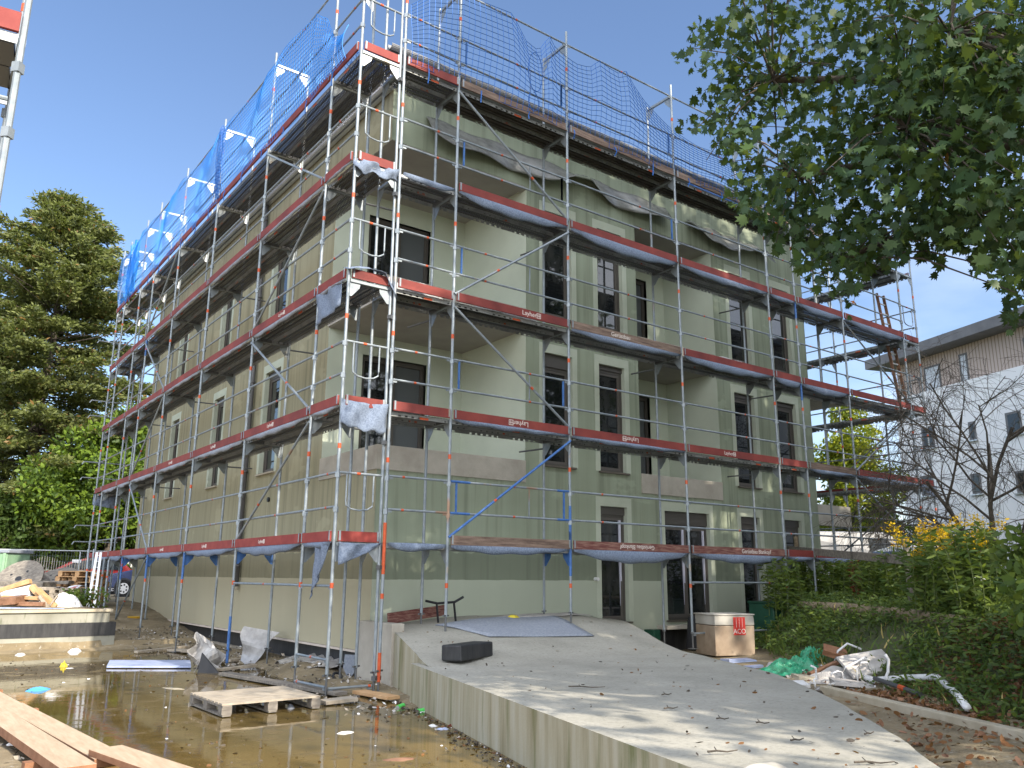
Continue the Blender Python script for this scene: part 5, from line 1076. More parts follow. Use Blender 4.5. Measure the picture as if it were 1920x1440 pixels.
# cars
def car(label, pos, hd, paint, L=4.0, H=1.47, W=1.7, van=False):
    t = thing('parked_car', label, 'car' if not van else 'van', pos, local=True, rz=hd)
    if not van: prof = [(-2.0, .35), (-2.0, .75), (-1.93, 1.0), (-1.55, 1.38), (-1.2, H), (-.1, H), (.45, 1.32), (1.05, .98), (1.8, .83), (1.98, .62), (1.98, .32)]
    else: prof = [(-2.2, .4), (-2.25, 1.0), (-2.2, 1.85), (-2.05, 2.0), (.9, 2.0), (1.25, 1.85), (1.75, 1.2), (2.2, 1.0), (2.3, .65), (2.28, .35)]
    def yo(z, top=prof): return W/2*(1-.22*max(0, (z-.9)/(H-.9))**1.1) if z > .9 else W/2
    n = len(prof); mb = MB(); vs = [(x, s*yo(z), z) for s in (1, -1) for x, z in prof]
    arch = []
    mb.add(vs, [tuple(range(n)), tuple(range(2*n-1, n-1, -1))]+[(i, n+i, n+(i+1) % n, (i+1) % n) for i in range(n)]); mb.build('body', paint, t, bevel=.05)
    if not van: sw = [(-1.6, 1.0), (-1.45, 1.32), (-1.15, 1.40), (-.15, 1.40), (.35, 1.27), (.8, 1.0)]; ws = [(.42, 1.30), (1.05, .99)]
    else: sw = [(.3, 1.15), (.3, 1.8), (.95, 1.8), (1.5, 1.2)]; ws = [(1.28, 1.8), (1.72, 1.22)]
    for s in (1, -1): mb = MB(); mb.add([(x, s*(yo(z)+.006), z) for x, z in sw], [tuple(range(len(sw)))]); mb.build('side_window', 'car_glass', t)
    mb = MB(); (x0, z0), (x1, z1) = ws; mb.add([(x0+.02, yo(z0)*.92, z0+.02), (x0+.02, -yo(z0)*.92, z0+.02), (x1+.02, -yo(z1)*.92, z1+.02), (x1+.02, yo(z1)*.92, z1+.02)], [(0, 1, 2, 3)]); mb.build('windscreen', 'car_glass', t)
    for x in (-1.25, 1.25):
        for s in (1, -1):
            y = s*(W/2-.09); mb = MB(); mb.tube([(x, y-.1, .31), (x, y+.1, .31)], .31, 22); w_ = mb.build('wheel', 'tyre', t)
            mb = MB(); mb.tube([(x, y+s*.085, .31), (x, y+s*.108, .31)], .2, 18); mb.build('rim', 'rim', w_); mb = MB()
            for k in range(7): a_ = k*.897; mb.tube([(x+.13*math.cos(a_), y+s*.106, .31+.13*math.sin(a_)), (x+.13*math.cos(a_), y+s*.112, .31+.13*math.sin(a_))], .035, 8)
            mb.build('rim_hole', 'tyre', w_)
            mb = MB(); mb.tube([(x, y-s*.02+s*.095, .33), (x, y+s*.1, .33)], .36, 22); mb.build('wheel_arch', 'black_rubber', t)
    for s in (1, -1):
        mb = MB(); mb.box((1.86, s*.62, .74), (.2, .34, .14), (0, .35, 0)); mb.build('headlight', 'lamp_glass', t, bevel=.03); mb = MB(); mb.box((-1.97, s*.68, .9), (.08, .2, .26)); mb.build('tail_light', 'tail_red', t, bevel=.02)
    mb = MB(); mb.box((1.99, 0, .38), (.06, 1.1, .14)); mb.build('grille', 'black_rubber', t)
    mb = MB(); mb.box((0, 0, .28), (3.3, W*.9, .16)); mb.build('underbody', 'black_rubber', t)
    return t
p_ = at(193, 1118, 35); hd = math.atan2(-right.y, -right.x)
c_ = Vector((p_[0], p_[1], 0))+right*2.0+fwd*.8; car('dark blue hatchback parked behind the far end of the left scaffold', (c_.x, c_.y, -1.30), hd, 'car_blue')
p_ = at(150, 1085, 41); car('red car parked behind the pallet stack, only its roof and windscreen showing', (p_[0], p_[1], -1.3), hd+.5, 'car_red')
p_ = at(232, 1085, 45); car('white van parked behind the dark blue hatchback', (p_[0], p_[1], -1.3), hd+.1, 'car_white', van=True, H=2.0)
p_ = at(1590, 1030, 30); car('silver van parked beyond the right end of the building', (p_[0], p_[1], -.95), hd+3.3, 'car_silver', van=True, H=2.0)
p_ = at(1700, 1075, 27); car('white car half hidden behind the railing plants on the right', (p_[0], p_[1], -.95), hd+.3, 'car_white')
p_ = at(1575, 1104, 23); heap('white_sheet', 'bright white plastic sheet heap behind the wooden railing', 'sheet', (p_[0], p_[1], -.9), (2.2, 1.6, .75), 'white_plastic', 20, .4, 55)
# ------------------------------------------------------------------ railing, log and plants on the bank
def onS(px, py, s):
    d = ray(px, py); n = d[0]*.8-d[1]*.6; t = (s-sbank(CAM[0], CAM[1]))/n; return CAM+d*t
rl = thing('wooden_railing', 'weathered wooden rail fence on top of the bank', 'fence', tuple(onS(1690, 1120, 2.0)[:2])+(-.9,))
for a_, b_ in (((1474, 1029), (1602, 1042)), ((1597, 1041), (1708, 1051)), ((1702, 1050), (1860, 1064))):
    mb = MB(); mb.beam(onS(*a_, 2.0), onS(*b_, 2.0), .05, .15); mb.build('rail', 'old_wood', rl)
for px, y0, y1 in ((1493, 1006, 1150), (1698, 1010, 1130), (1850, 1020, 1150)):
    a_, b_ = onS(px, y1, 2.06), onS(px-1, y0, 2.06); mb = MB(); mb.tube([(b_[0], b_[1], min(a_[2], -1.0)), b_], .05, 8); mb.build('post', 'log_bark' if px < 1600 else 'old_wood', rl)
a_, b_ = onS(1503, 1134, 1.25), onS(1832, 1166, 1.3); mb = MB(); n_ = 9
mb.tube([a_+(b_-a_)*t+np.array([0, 0, .05*math.sin(3*t)-.05]) for t in np.linspace(0, 1, n_)], .125, 10, r1=.10); tag(mb.build('log', 'log_bark', smooth=True), 'long barkless log lying along the crest of the planted bank', 'log')
RUB = onz(1585, 1262, -1.82)
def bank_xy(s, l): return 8.5+.8*s-.6*l*1.0, -.84-.6*s-.8*l*1.0      # l runs along the foot towards the camera
pts = []
for _ in range(42000):
    s, l = random.uniform(.0, 6.0)**1.0, random.uniform(-3.5, 12); x, y = bank_xy(s, l)
    if s < .25 and random.random() < .5: continue
    if math.hypot(x-RUB[0], y-RUB[1]) < .8: continue
    if math.sin(2.1*x+1.7)*math.sin(1.9*y) < -.55 and random.random() < .7: continue
    if y > WY-.1 and x < BX: continue
    pts.append((x, y, gh(x, y)+random.uniform(.0, .13)))
P = np.array(pts); D = rng.normal(size=P.shape); D[:, 2] = np.abs(D[:, 2])*.4-.2
V = leaves(P, D, rng.uniform(.025, .06, len(P)), OVAL, .4, (-.3, -.3, 1)); tag(npmesh('ivy_cover', V, 7, rng.choice([0, 1, 2], len(P), p=[.62, .3, .08]), ['ivy', 'weed_a', 'weed_b']), 'low ivy and creepers covering the bank', 'ivy', kind='stuff')
pts = []
for _ in range(2600):
    s, l = random.uniform(.05, 1.1) if random.random() < .3 else random.uniform(1.9, 4), random.uniform(-2.5, 11); x, y = bank_xy(s, l)
    if y > WY-.1 and x < BX: continue
    pts.append((x, y, gh(x, y)+.05))
P = np.array(pts); D = rng.normal(size=P.shape)*.45; D[:, 2] = 1
V = leaves(P, D, rng.uniform(.08, .24, len(P)), BLADE, 1.0); tag(npmesh('grass', V, 5, rng.choice([0, 1, 2], len(P), p=[.55, .35, .10]), ['weed_a', 'weed_b', 'straw']), 'long grass tufts on the bank', 'grass', kind='stuff')
pts = []; 
for _ in range(700):
    s, l = random.uniform(.15, 2.2), random.uniform(-2.5, 11); x, y = bank_xy(s, l)
    if y > WY-.1 and x < BX: continue
    hh = random.uniform(.06, .26)
    if math.hypot(x-RUB[0], y-RUB[1]) < 1.0: continue
    for _ in range(22): pts.append((x+random.gauss(0, .11), y+random.gauss(0, .11), gh(x, y)+hh*random.random()+.03))
P = np.array(pts); D = rng.normal(size=P.shape); D[:, 2] = D[:, 2]*.4+.15
V = leaves(P, D, rng.uniform(.03, .075, len(P)), OVAL*np.array([.8, 1.1]), .5, (-.3, -.3, 1)); tag(npmesh('herbs', V, 7, rng.choice([0, 1, 2], len(P), p=[.4, .35, .25]), ['weed_a', 'weed_b', 'ivy']), 'leafy low herbs scattered over the bank slope', 'herbs', kind='stuff')
def weed(label, x, y, h, n=10, leafn=34, lsz=.085, mats=('weed_a', 'weed_b'), flower=None, fl_h=.3, spread=.28, name='tall_weed', cat='plant', rad=.2):
    z0 = gh(x, y)-.02; t = thing(name, label, cat, (x, y, z0)); st = MB(); LP = []; LD = []; FP = []; FD = []
    for k in range(n):
        a_ = random.uniform(0, 6.28); bx0, by0 = x+rad*random.uniform(-1, 1), y+rad*random.uniform(-1, 1); hh = h*random.uniform(.65, 1.05); e = spread*random.uniform(.2, 1)
        q = [(bx0+e*u_*u_*math.cos(a_), by0+e*u_*u_*math.sin(a_), z0+hh*u_) for u_ in (0, .35, .7, 1)]
        st.tube(q, .009, 4, r1=.004, cap=False)
        for m_ in range(leafn):
            u_ = random.uniform(.12, 1)
            LP.append((bx0+e*u_*u_*math.cos(a_), by0+e*u_*u_*math.sin(a_), z0+hh*u_)); b2 = random.uniform(0, 6.28); LD.append((math.cos(b2), math.sin(b2), random.uniform(-.5, .5)))
        if flower:
            FP = []; FD = []
            for m_ in range(70):
                u_ = random.uniform(0, 1); b2 = random.uniform(0, 6.28); w2 = .16*(1-u_*.7)
                FP.append((q[3][0]+w2*math.cos(b2)*random.random()*1.3, q[3][1]+w2*math.sin(b2)*random.random()*1.3, q[3][2]-.05+fl_h*u_*random.random())); FD.append((math.cos(b2), math.sin(b2), .5))
            V = leaves(np.array(FP), np.array(FD, float), rng.uniform(.018, .045, len(FP)), DIAM, .4); npmesh('flower_head', V, 4, np.zeros(len(FP), int), [flower], t)
    st.build('stem', 'stem_green', t)
    LP = np.array(LP)+np.array(LD)*.05; V = leaves(LP, np.array(LD, float), lsz*rng.uniform(.6, 1.3, len(LP)), OVAL*np.array([.7, 1.3]), .5)
    npmesh('foliage', V, 7, rng.integers(0, len(mats), len(LP)), list(mats), t)
    return t
WP = [(1470, 2.0, 1.15, 'leftmost tall green weed in front of the last window', 1.0), (1515, 1.9, .95, 'tall weed just right of the brown railing post', 2.3), (1555, 1.9, .8, 'weed in front of the bright white sheet', 2.4), (1592, 2.0, .85, 'weed below the first rail joint', 2.6), (1642, 2.1, .95, 'weed right of the first red dock', 2.3), (1675, 2.0, .9, 'weed left of the middle railing post', 2.5), (1715, 2.2, 1.0, 'weed right of the middle railing post', 2.4), (1775, 2.4, 1.1, 'leafy weed between the goldenrods', 1.6), (1815, 2.4, 1.2, 'leafy weed at the end of the log', 1.7), (1850, 2.3, 1.2, 'leafy weed left of the big bush', 1.6), (1540, 3.2, .9, 'weed behind the railing at its left end', 3.6), (1620, 3.2, .9, 'weed behind the railing in the middle', 3.6), (1765, 3.3, 1.0, 'weed behind the railing at its right end', 3.4)]
for px, s, h, lb, s2 in WP:
    p = onS(px, 1120, s2); weed(lb, p[0], p[1], h*1.05, 20, 46, .075, rad=.42)
for px, lb, h in ((1612, 'first dark red dock plant below the rail joint', 1.0), (1738, 'second dark red dock plant under the goldenrod', .95), (1752, 'third dark red dock plant nearest the yellow flowers', .95)):
    p = onS(px, 1120, 2.25); weed(lb, p[0], p[1], h, 7, 60, .04, ('dock_red', 'dock_red'), name='dock_plant', spread=.12, rad=.07)
for px, lb, h, n_ in ((1735, 'goldenrod in bloom at the left of the yellow clump', 1.12, 9), (1768, 'goldenrod in bloom in the middle of the yellow clump', 1.22, 10), (1795, 'tallest goldenrod at the right of the yellow clump', 1.28, 9), (1860, 'goldenrod standing alone beside the big bush', 1.15, 6)):
    p = onS(px, 1120, 1.95); weed(lb, p[0], p[1], h*1.16, n_, 24, .075, ('weed_a', 'ivy'), 'goldenrod', .26, .34, name='goldenrod')
p = at(1905, 1120, 9.6); cs, rs = blob((p[0]+.55, p[1]-.42, -.6), 1, 26, (.75, .7, .85), (.25, .42)); bs_ = thing('bush', 'dense dark green leafy bush at the right picture edge', 'bush', (p[0]+.35, p[1]-.3, -1.2)); foliage('bush', '', cs, rs, 5200, .08, OVAL, ['weed_a', 'weed_b', 'ivy'], [.5, .38, .12], 'bush', parent=bs_)
mb = MB()
for k in range(7): q = cs[k]; mb.tube([(p[0]+.35, p[1]-.3, -1.3), ((p[0]+.35+q[0])/2, (p[1]-.3+q[1])/2, (q[2]-1.0)/2), tuple(q)], .02, 5, r1=.008)
mb.build('stem', 'bark', bs_)
# ------------------------------------------------------------------ background trees
def trunk_tree(root, base, top, r, limbs, mat='bark'):
    mb = MB(); b0, t0 = Vector(base), Vector(top); n = 7
    mb.tube([b0.lerp(t0, i/n)+Vector((.12*math.sin(i*1.7), .12*math.cos(i*2.1), 0))*(1 if 0 < i < n else 0) for i in range(n+1)], r, 10, r1=r*.3)
    for q in limbs:
        q = Vector(q); zz = max(b0.z+.25*(t0.z-b0.z), q.z-(q-Vector((b0.x, b0.y, q.z))).length*.7); k = (zz-b0.z)/(t0.z-b0.z+1e-6); s0 = b0.lerp(t0, min(.95, k)); m_ = s0.lerp(q, .5)+Vector((0, 0, .15))
        mb.tube([s0, m_, q], r*.32, 6, r1=r*.08)
    return mb.build('trunk', mat, root, smooth=True)
# conifer
cb = at(34, 1075, 46); ct = at(50, 352, 46); H_ = ct[2]+1.3
cf = thing('fir_tree', 'tall irregular fir with golden brown tips left of the scaffold', 'tree', (cb[0], cb[1], -1.3))
mb = MB(); mb.tube([(cb[0]+.1*math.sin(i), cb[1]+.1*math.cos(i), -1.3+H_*i/12) for i in range(13)], .36, 10, r1=.05); mb.build('trunk', 'bark', cf, smooth=True)
BR = MB(); SP = []; SD = []
nb = 300
for k in range(nb):
    u_ = (k+.5)/nb; z = -1.3+H_*(.12+.88*u_**.92); a_ = k*2.39996+random.uniform(-.4, .4)
    env = float(np.interp(u_, [0, .12, .3, .55, .8, .93, 1], [3.6, 5.6, 5.6, 4.5, 3.0, 1.7, .35]))*random.choice([.55, .75, .9, 1.0, 1.0, 1.12, 1.28])
    if random.random() < .05: continue
    dx, dy = math.cos(a_), math.sin(a_); sag = .10+.22*(1-u_)
    z += random.uniform(-.25, .25); sag += random.uniform(-.1, .12)
    q = [(cb[0]+dx*env*t, cb[1]+dy*env*t, z+env*(.12*t-sag*t*t+.12*t**3)) for t in (0, .35, .7, 1)]
    BR.tube(q, .05*(1.2-u_), 5, r1=.012, cap=False)
    if math.sin(a_*1.0+z*.8) > .93: continue
    ncl = max(2, int(env*2.3)); 
    for m_ in range(ncl):
        t = .25+.8*(m_+random.random())/ncl; zc = z+env*(.12*t-sag*t*t+.12*t**3); w2 = (.27+.20*(1-t))*random.uniform(.6, 1.35)
        for _ in range(int(95*w2/.4)):
            e = random.gauss(0, 1); SP.append((cb[0]+dx*env*t+random.gauss(0, w2*.55)-dy*e*w2*.6, cb[1]+dy*env*t+random.gauss(0, w2*.55)+dx*e*w2*.6, zc-.10+random.gauss(0, w2*.30)))
            SD.append((dx*.7-dy*e*.5+random.gauss(0, .4), dy*.7+dx*e*.5+random.gauss(0, .4), random.gauss(.05, .4)))
BR.build('branch', 'bark', cf); SP = np.array(SP); SD = np.array(SD)
V = leaves(SP, SD, rng.uniform(.11, .24, len(SP)), DIAM*np.array([.7, 1]), .3); npmesh('crown', V, 4, rng.choice([0, 1, 2], len(SP), p=[.68, .29, .03]), ['fir_a', 'fir_b', 'fir_brown'], cf)
def broad(name, label, px, r, zlo, zhi, rad, n, size, mats, probs, nblob=40, base=-1.3, shape=OVAL, seed=0):
    p = at(px, 1000, r); c = (p[0], p[1], (zlo+zhi)/2); cs, rs = blob(c, 1, nblob, (rad*.8, rad*.8, (zhi-zlo)*.42), (rad*.22, rad*.4))
    t = thing(name, label, 'tree', (p[0], p[1], base)); trunk_tree(t, (p[0], p[1], base), (p[0], p[1], zlo+(zhi-zlo)*.7), .18, cs[:9])
    foliage(name, '', cs, rs, n, size, shape, mats, probs, parent=t); return t
broad('leafy_tree', 'sunlit bright green leafy tree behind the far end of the left scaffold', 205, 43, -.6, 8.0, 3.0, 15000, .17, ['bush_a', 'bush_b'], [.6, .4], 46)
broad('leafy_tree', 'bright green leafy tree between the fir and the scaffold', 118, 42, -.8, 5.6, 2.6, 11000, .16, ['bush_a', 'bush_b'], [.5, .5], 40)
broad('leafy_tree', 'darker leafy tree right behind the far building corner', 285, 46, -.8, 6.5, 3.0, 9000, .18, ['bush_b', 'bush_a'], [.6, .4], 36)
for i, (px, r, zh, lb) in enumerate([(-30, 43, 3.5, 'dark hedge tree at the left picture edge under the fir'), (45, 44, 2.6, 'dark hedge tree behind the cable reels'), (165, 47, 3.0, 'dark hedge tree behind the ladder and poles'), (260, 48, 2.5, 'dark hedge tree behind the dark blue hatchback')]):
    broad('hedge_tree', lb, px, r, -1.2, zh, 2.8, 7000, .16, ['weed_a', 'ivy', 'bush_b'], [.5, .4, .1], 30)
broad('yellow_tree', 'yellow green tree seen through the scaffold beyond the right building end', 1612, 40, .2, 8.2, 2.2, 11000, .14, ['yellow_green_a', 'yellow_green_b'], [.6, .4], 40, -.9)
broad('yellow_tree', 'low yellow green bush behind the silver van', 1575, 42, -.8, 3.4, 2.6, 8000, .14, ['yellow_green_b', 'yellow_green_a', 'bush_b'], [.5, .3, .2], 34, -.9)
broad('yellow_tree', 'low green bush left of the white house', 1655, 40, -.8, 3.2, 1.7, 5000, .14, ['yellow_green_b', 'bush_b'], [.4, .6], 24, -.9)
# white house
u_ = np.array([.33, .944, 0]); u_ /= np.linalg.norm(u_); W0 = at(1678, 749, 46); nrm = np.array([-u_[1], u_[0], 0])
zr, ze, zw = at(1678, 671, 46)[2], at(1678, 688, 46)[2], at(1681, 749, 46)[2]
wh = thing('apartment_house', 'white apartment house with a wood clad top storey and grey roof on the right', 'building', (W0[0], W0[1], -1.2))
def hp_(l, d, z): q = W0-u_*l-nrm*d; return (q[0], q[1], z)        # l towards the camera along the facade, d into the building
def slab(l0, l1, d0, d1, z0, z1, mat, nm, par=wh):
    mb = MB(); vs = [hp_(l, d, z) for z in (z0, z1) for (l, d) in ((l0, d0), (l1, d0), (l1, d1), (l0, d1))]
    mb.add(vs, [(0, 3, 2, 1), (4, 5, 6, 7), (0, 1, 5, 4), (1, 2, 6, 5), (2, 3, 7, 6), (3, 0, 4, 7)]); return mb.build(nm, mat, par)
slab(0, 34, 0, 12, -1.4, zw, 'white_render', 'wall')
cl = slab(.15, 34, .15, 11.8, zw, ze, 'wood_cladding', 'cladding')
uvl = cl.data.uv_layers.new(name='UVMap')
for lp in cl.data.loops:
    v = cl.data.vertices[lp.vertex_index].co; q = np.array(v)+np.array(wh.location)*0-W0
    wv_ = np.array([v[0], v[1], v[2]])-W0
    uvl.data[lp.index].uv = (-(wv_@u_)-(wv_@nrm), v[2])
slab(-.9, 35, -.9, 12.5, ze, zr, 'roof_grey', 'roof')
def face_l(px, py):
    d = ray(px, py); t = ((W0-CAM)@nrm)/(d@nrm); q = CAM+d*t; return -((q-W0)@u_), q[2]
for (x0, y0), (x1, y1), nm in [((1727, 690), (1763, 733), 'w'), ((1792, 665), (1815, 718), 'w'), ((1912, 634), (1945, 695), 'w'), ((1727, 803), (1754, 838), 'l'), ((1815, 792), (1832, 824), 'l'), ((1884, 775), (1919, 812), 'l'), ((1726, 893), (1752, 928), 'l'), ((1820, 889), (1843, 925), 'l'), ((1903, 884), (1935, 922), 'l'), ((1722, 1000), (1748, 1035), 'l'), ((1832, 994), (1862, 1030), 'l')]:
    la, za = face_l(x0, y0); lb_, zb = face_l(x1, y1); d0 = .15 if nm == 'w' else 0
    f = slab(la, lb_, d0-.02, d0+.02, zb, za, 'roof_grey', 'window'); slab(la+.12, lb_-.1, d0-.03, d0-.021, zb+.1, za-.1, 'lamp_glass' if nm == 'w' else 'car_glass', 'pane', f)
    slab(la-.08, lb_+.08, d0-.12, d0+.0, zb-.06, zb-.005, 'aluminium', 'sill', f)
# bare tree in front of the white house
bt0 = at(1868, 1040, 21); bt = thing('bare_tree', 'leafless grey tree with weeping twigs in front of the white house', 'tree', (bt0[0], bt0[1], -1.0))
BT = MB(); tw = MB(); r2 = random.Random(5)
def grow(p, d, L, r, depth):
    n = 4; pts = [p]; q = p
    for i in range(n):
        d = (d+Vector((r2.gauss(0, .13), r2.gauss(0, .13), r2.gauss(0, .10)-.05*max(0, depth-1)))).normalized(); q = q+d*(L/n); pts.append(q)
    (BT if depth < 2 else tw).tube(pts, r, 6 if depth < 2 else 3, r1=r*.55, cap=False)
    if depth >= 4: return
    for k in range([4, 5, 6, 5][depth]):
        t = r2.uniform(.3, 1); i = min(n-1, int(t*n)); s = pts[i].lerp(pts[i+1], t*n-i); ax = d.orthogonal().normalized(); ax = Matrix.Rotation(r2.uniform(0, 6.28), 3, d) @ ax
        nd = (d*r2.uniform(.3, .9)+ax*r2.uniform(.6, 1.0)+Vector((0, 0, .12 if depth < 2 else -.15))).normalized(); grow(s, nd, L*r2.uniform(.5, .75), r*.5, depth+1)
rgt = right
for dv, L in ((Vector((0, 0, 1))-rgt*.55, 2.9), (Vector((0, 0, 1))-rgt*.12, 3.6), (Vector((0, 0, 1))+rgt*.12, 3.5), (Vector((0, 0, .75))-rgt*.75+fwd*.3, 2.0), (Vector((0, 0, 1))+rgt*.6-fwd*.4, 2.6)):
    grow(Vector((bt0[0], bt0[1], -.6)), dv.normalized(), L*1.0, .06, 0)
BT.tube([(bt0[0], bt0[1], -1.1), (bt0[0], bt0[1], -.5)], .17, 8, r1=.12)
BT.build('trunk', 'bark', bt, smooth=True); tw.build('twigs', 'bark', bt)
# ------------------------------------------------------------------ the big maple on the right
OUT_X = [0, 60, 110, 190, 250, 330, 370, 420, 480, 530, 600]; OUT_L = [1330, 1292, 1288, 1285, 1300, 1298, 1338, 1375, 1395, 1420, 1500]
BOT_X = [1285, 1380, 1440, 1500, 1560, 1610, 1650, 1700, 1735, 1770, 1820, 1860, 1920, 2100]; BOT_Y = [250, 380, 470, 545, 560, 575, 535, 505, 470, 505, 520, 575, 605, 760]
mt_ = np.array([5.2, -10.6, -1.9]); mp = thing('maple_tree', 'large maple whose dark leafy boughs hang into the top right of the view', 'tree', tuple(mt_))
LIMB = []
def limb(p, q, r0, r1_, m_=None): LIMB.append((p, q, r0, r1_, m_))
cl_c = []; tries = 0
def allowed(c, mgx=0, mgy=0):
    x, y, dep = projpx(c)
    if dep < .5: return True
    if dep > 3 and x > 1500: mgy = mgy+10
    if x > 1990 or y < -60 or x < -400: return x > 0 or y < -60 and False
    jx = 26*math.sin(.041*y+1)+24*math.sin(.097*y)+14*math.sin(.21*y+2); jy = 26*math.sin(.037*x)+24*math.sin(.083*x+1)+14*math.sin(.19*x)
    return x > np.interp(y, OUT_X, OUT_L)+8+jx+mgx and y < np.interp(x, BOT_X, BOT_Y)-10+jy-mgy
while len(cl_c) < 240 and tries < 60000:
    tries += 1
    d = rng.normal(size=3); d /= np.linalg.norm(d); k = rng.random()**.40
    c = np.array([3.9, -8.6, 5.2])+d*k*np.array([6.2, 7.0, 4.3])
    if c[2] < .9 or c[0] < -1.0 or np.linalg.norm(c-CAM) < 5.0: continue
    if c[0] < 0 and c[1] < -10: continue
    if allowed(c, 22, 18): cl_c.append(c)
for px, py, r in [(1300, 90, 8.2), (1318, 60, 8.4), (1340, 120, 8.0), (1320, 170, 8.3), (1330, 30, 8.0), (1316, 215, 8.4), (1345, 250, 8.1), (1325, 300, 8.3), (1370, 330, 8.2), (1395, 400, 8.0), (1420, 450, 8.3), (1470, 500, 8.1), (1530, 530, 8.0), (1590, 545, 8.2), (1630, 510, 8.0), (1690, 480, 8.3), (1760, 470, 8.1), (1800, 490, 8.0), (1880, 570, 7.6), (1850, 540, 7.8), (1910, 585, 7.4), (1400, 60, 7.9), (1440, 140, 8.0), (1480, 220, 8.1), (1510, 300, 8.2), (1560, 380, 8.0), (1560, 120, 7.6), (1640, 200, 7.4), (1700, 300, 7.2), (1760, 140, 7.0), (1500, 420, 8.0), (1550, 470, 8.0), (1420, 330, 8.0), (1600, 440, 7.8), (1680, 400, 7.5), (1840, 250, 6.8), (1850, 400, 7.0), (1480, 60, 7.8), (1600, 40, 7.4), (1700, 60, 7.2), (1800, 40, 7.0), (1900, 120, 6.7)]:
    cl_c.append(at(px, py, r))
tries = 0; extra = 0
while extra < 195 and tries < 40000:
    tries += 1
    px, py = random.uniform(1290, 1960), random.uniform(-40, 600); c = at(px, py, random.uniform(7.2, 9.2) if px < 1700 else random.uniform(6.4, 8.4))
    if allowed(c, 14, 14): cl_c.append(c); extra += 1
cl_c = np.array(cl_c)
NL = 34; n = len(cl_c)*NL; ci = np.repeat(np.arange(len(cl_c)), NL)
off = rng.normal(size=(n, 3))*np.array([.27, .27, .12]); P = cl_c[ci]+off
D = off*1.2+rng.normal(size=(n, 3))*.5; D[:, 2] -= .55
cpx = np.array([projpx(c)[0] for c in cl_c])[ci]; thin = np.clip((cpx-1330)/420, 0, 1)*.3+.7
ok = np.array([allowed(p, 0, 0) for p in P]) & (rng.random(n) < thin); P, D = P[ok], D[ok]
V = leaves(P, D, rng.choice([.6, .8, 1, 1.15], len(P))*rng.uniform(.06, .092, len(P)), MAPLE, .75, (0, 0, .35)); pm = rng.choice([0, 1, 2, 3], len(P), p=[.62, .377, .002, .001])
npmesh('crown', V, len(MAPLE), pm, ['maple_a', 'maple_b', 'maple_yellow', 'maple_orange'], mp)
mb = MB(); fork = Vector((4.9, -10.3, 2.6)); mb.tube([tuple(mt_), (5.15, -10.5, .3), tuple(fork)], .34, 12, r1=.24)
boughs = [at(1700, 240, 7.5), at(1500, 330, 8.0), at(1450, 150, 8.2), at(1780, 60, 7.0), at(1600, 480, 8.1), np.array([6.5, -5.5, 6.0]), np.array([3.0, -12.5, 7]), np.array([8, -10, 6.5]), np.array([3.5, -8, 9.2])]
bl = [(fork, Vector(b_)) for b_ in boughs]; seg = []
for f_, b_ in bl:
    m_ = f_.lerp(b_, .5)+Vector((0, 0, .6)); q = [f_, f_.lerp(m_, .5)+Vector((0, 0, .15)), m_, m_.lerp(b_, .5)+Vector((.1, 0, .1)), b_]; mb.tube(q, .13, 8, r1=.03); seg += [m_, q[3], b_, q[1]]
SG = np.array([tuple(s) for s in seg])
for c in cl_c:
    i = np.argmin(((SG-c)**2).sum(1)); s = SG[i]; m_ = (s+c)/2+np.array([0, 0, .12])
    if random.random() < .45 and allowed(m_, -5, -5): mb.tube([s, m_, c], .013, 4, r1=.004, cap=False)
mb.build('trunk', 'bark', mp, smooth=True)
# ------------------------------------------------------------------ park trees behind the camera (they shade the facade and mirror in the panes)
TS = []
def shade_tree(label, x, y, h, rad, n, z0=5.0, seed=0):
    cs, rs = blob((x, y, (z0+h)/2), 1, 70, (rad*.85, rad*.85, (h-z0)*.45), (rad*.2, rad*.36))
    t = thing('park_tree', label, 'tree', (x, y, -2.0), 'park trees behind the viewer'); trunk_tree(t, (x, y, -2), (x, y, z0+(h-z0)*.7), .4, cs[:12])
    foliage('park_tree', '', cs, rs, n, .30, DIAM, ['park_a', 'park_b'], [.35, .65], parent=t, hollow=.1); return t
shade_tree('tall park tree behind the viewer in front of the facade middle', 9.3, -17.5, 27, 5.7, 17000, 4)
shade_tree('tall park tree behind the viewer in front of the facade right end', 15.5, -14.0, 24, 5.2, 17000, 2)
shade_tree('tall park tree behind the viewer in front of the facade corner', 6.5, -21.5, 28, 3.5, 15000, 5)
shade_tree('low park tree behind the viewer in front of the facade corner', 4.4, -17.0, 14, 4.2, 1700, 4)
shade_tree('smaller park tree close behind the viewer shading the ramp front', 2.8, -16.0, 8.0, 3.8, 1000, 2)
shade_tree('distant park tree mirrored in the ground floor panes', 22, -22, 18, 6, 8000, 2)
shade_tree('distant park tree mirrored in the corner door pane', 16, -32, 20, 6, 8000, 1)
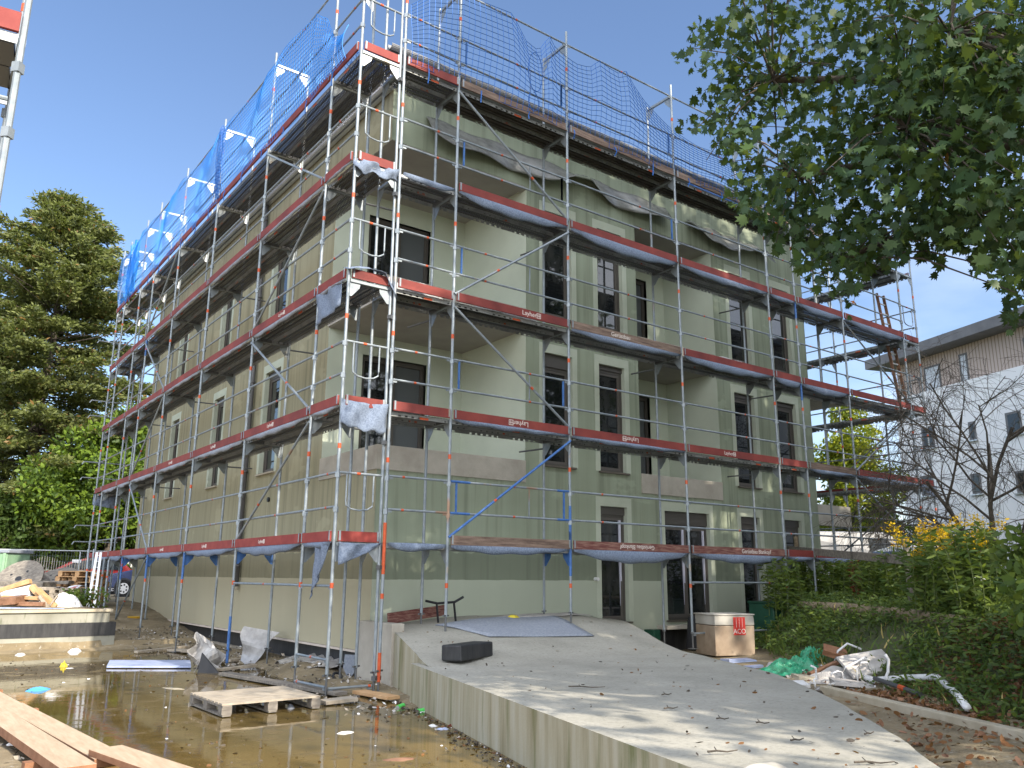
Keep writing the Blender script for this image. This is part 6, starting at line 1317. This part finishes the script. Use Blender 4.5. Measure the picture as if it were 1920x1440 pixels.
# ------------------------------------------------------------------ light and sky
sd = Vector((.12, -1.0, .68)).normalized()
sun = bpy.data.lights.new('sun', 'SUN'); sun.energy = 3.4; sun.angle = R(.55); sun.color = (1.0, .90, .76)
so = bpy.data.objects.new('sun', sun); COL.objects.link(so); so.rotation_euler = (-sd).to_track_quat('-Z', 'Y').to_euler(); so.location = (0, -30, 30)
wd_ = bpy.data.worlds.new('World'); scn.world = wd_; wd_.use_nodes = True; nt = wd_.node_tree; bg = nt.nodes['Background']
sky = nt.nodes.new('ShaderNodeTexSky'); sky.sky_type = 'NISHITA'; sky.sun_disc = False; sky.sun_elevation = math.asin(sd.z); sky.sun_rotation = math.atan2(sd.x, sd.y)
sky.air_density = 1.0; sky.dust_density = 1.2; sky.ozone_density = 1.0
tc = N(nt, 'ShaderNodeTexCoord'); sp = N(nt, 'ShaderNodeSeparateXYZ'); nt.links.new(tc.outputs['Generated'], sp.inputs[0])
mp_ = N(nt, 'ShaderNodeMapping'); mp_.inputs['Scale'].default_value = (1, 1, 2.6); nt.links.new(tc.outputs['Generated'], mp_.inputs[0])
nz = N(nt, 'ShaderNodeTexNoise'); nz.inputs['Scale'].default_value = 2.3; nz.inputs['Detail'].default_value = 7; nt.links.new(mp_.outputs[0], nz.inputs['Vector'])
east = math_(nt, 'ADD', math_(nt, 'MULTIPLY', sp.outputs[0], .93), math_(nt, 'MULTIPLY', sp.outputs[1], .36))
mr = N(nt, 'ShaderNodeMapRange'); mr.inputs[1].default_value = .55; mr.inputs[2].default_value = .95; nt.links.new(east, mr.inputs[0])
lo = N(nt, 'ShaderNodeMapRange'); lo.inputs[1].default_value = .52; lo.inputs[2].default_value = .16; nt.links.new(sp.outputs[2], lo.inputs[0])
cl_ = N(nt, 'ShaderNodeMapRange'); cl_.inputs[1].default_value = .40; cl_.inputs[2].default_value = .62; nt.links.new(nz.outputs['Fac'], cl_.inputs[0])
cf_ = math_(nt, 'MULTIPLY', math_(nt, 'MULTIPLY', mr.outputs[0], lo.outputs[0]), cl_.outputs[0])
fill_dot = math_(nt, 'ADD', math_(nt, 'ADD', math_(nt, 'MULTIPLY', sp.outputs[0], -.36), math_(nt, 'MULTIPLY', sp.outputs[1], -.86)), math_(nt, 'MULTIPLY', sp.outputs[2], .36))
fill_map = N(nt, 'ShaderNodeMapRange'); fill_map.inputs[1].default_value = .02; fill_map.inputs[2].default_value = .75; nt.links.new(fill_dot, fill_map.inputs[0])
tint = N(nt, 'ShaderNodeMix', data_type='RGBA', blend_type='MULTIPLY'); tint.inputs[0].default_value = 1; nt.links.new(sky.outputs[0], tint.inputs[6]); tint.inputs[7].default_value = (1.13, 1.21, 1.35, 1)
base = mix(nt, math_(nt, 'MULTIPLY', cf_, .42), tint.outputs[2], (10.0, 10.3, 11.0))
fill_veil = math_(nt, 'MULTIPLY', fill_map.outputs[0], math_(nt, 'ADD', math_(nt, 'MULTIPLY', cl_.outputs[0], .45), .55))  # unseen bright haze behind the camera, added to lift the shaded facades and ramp
nt.links.new(mix(nt, fill_veil, base, (19.5, 20.0, 21.0)), bg.inputs[0])
bg.inputs[1].default_value = .078
scn.view_settings.view_transform = 'Standard'; scn.view_settings.look = 'None'; scn.view_settings.exposure = 1.25; scn.view_settings.gamma = 1
scn.cycles.max_bounces = 6; scn.cycles.transparent_max_bounces = 12; scn.cycles.diffuse_bounces = 3; scn.cycles.glossy_bounces = 3
scn.render.film_transparent = False
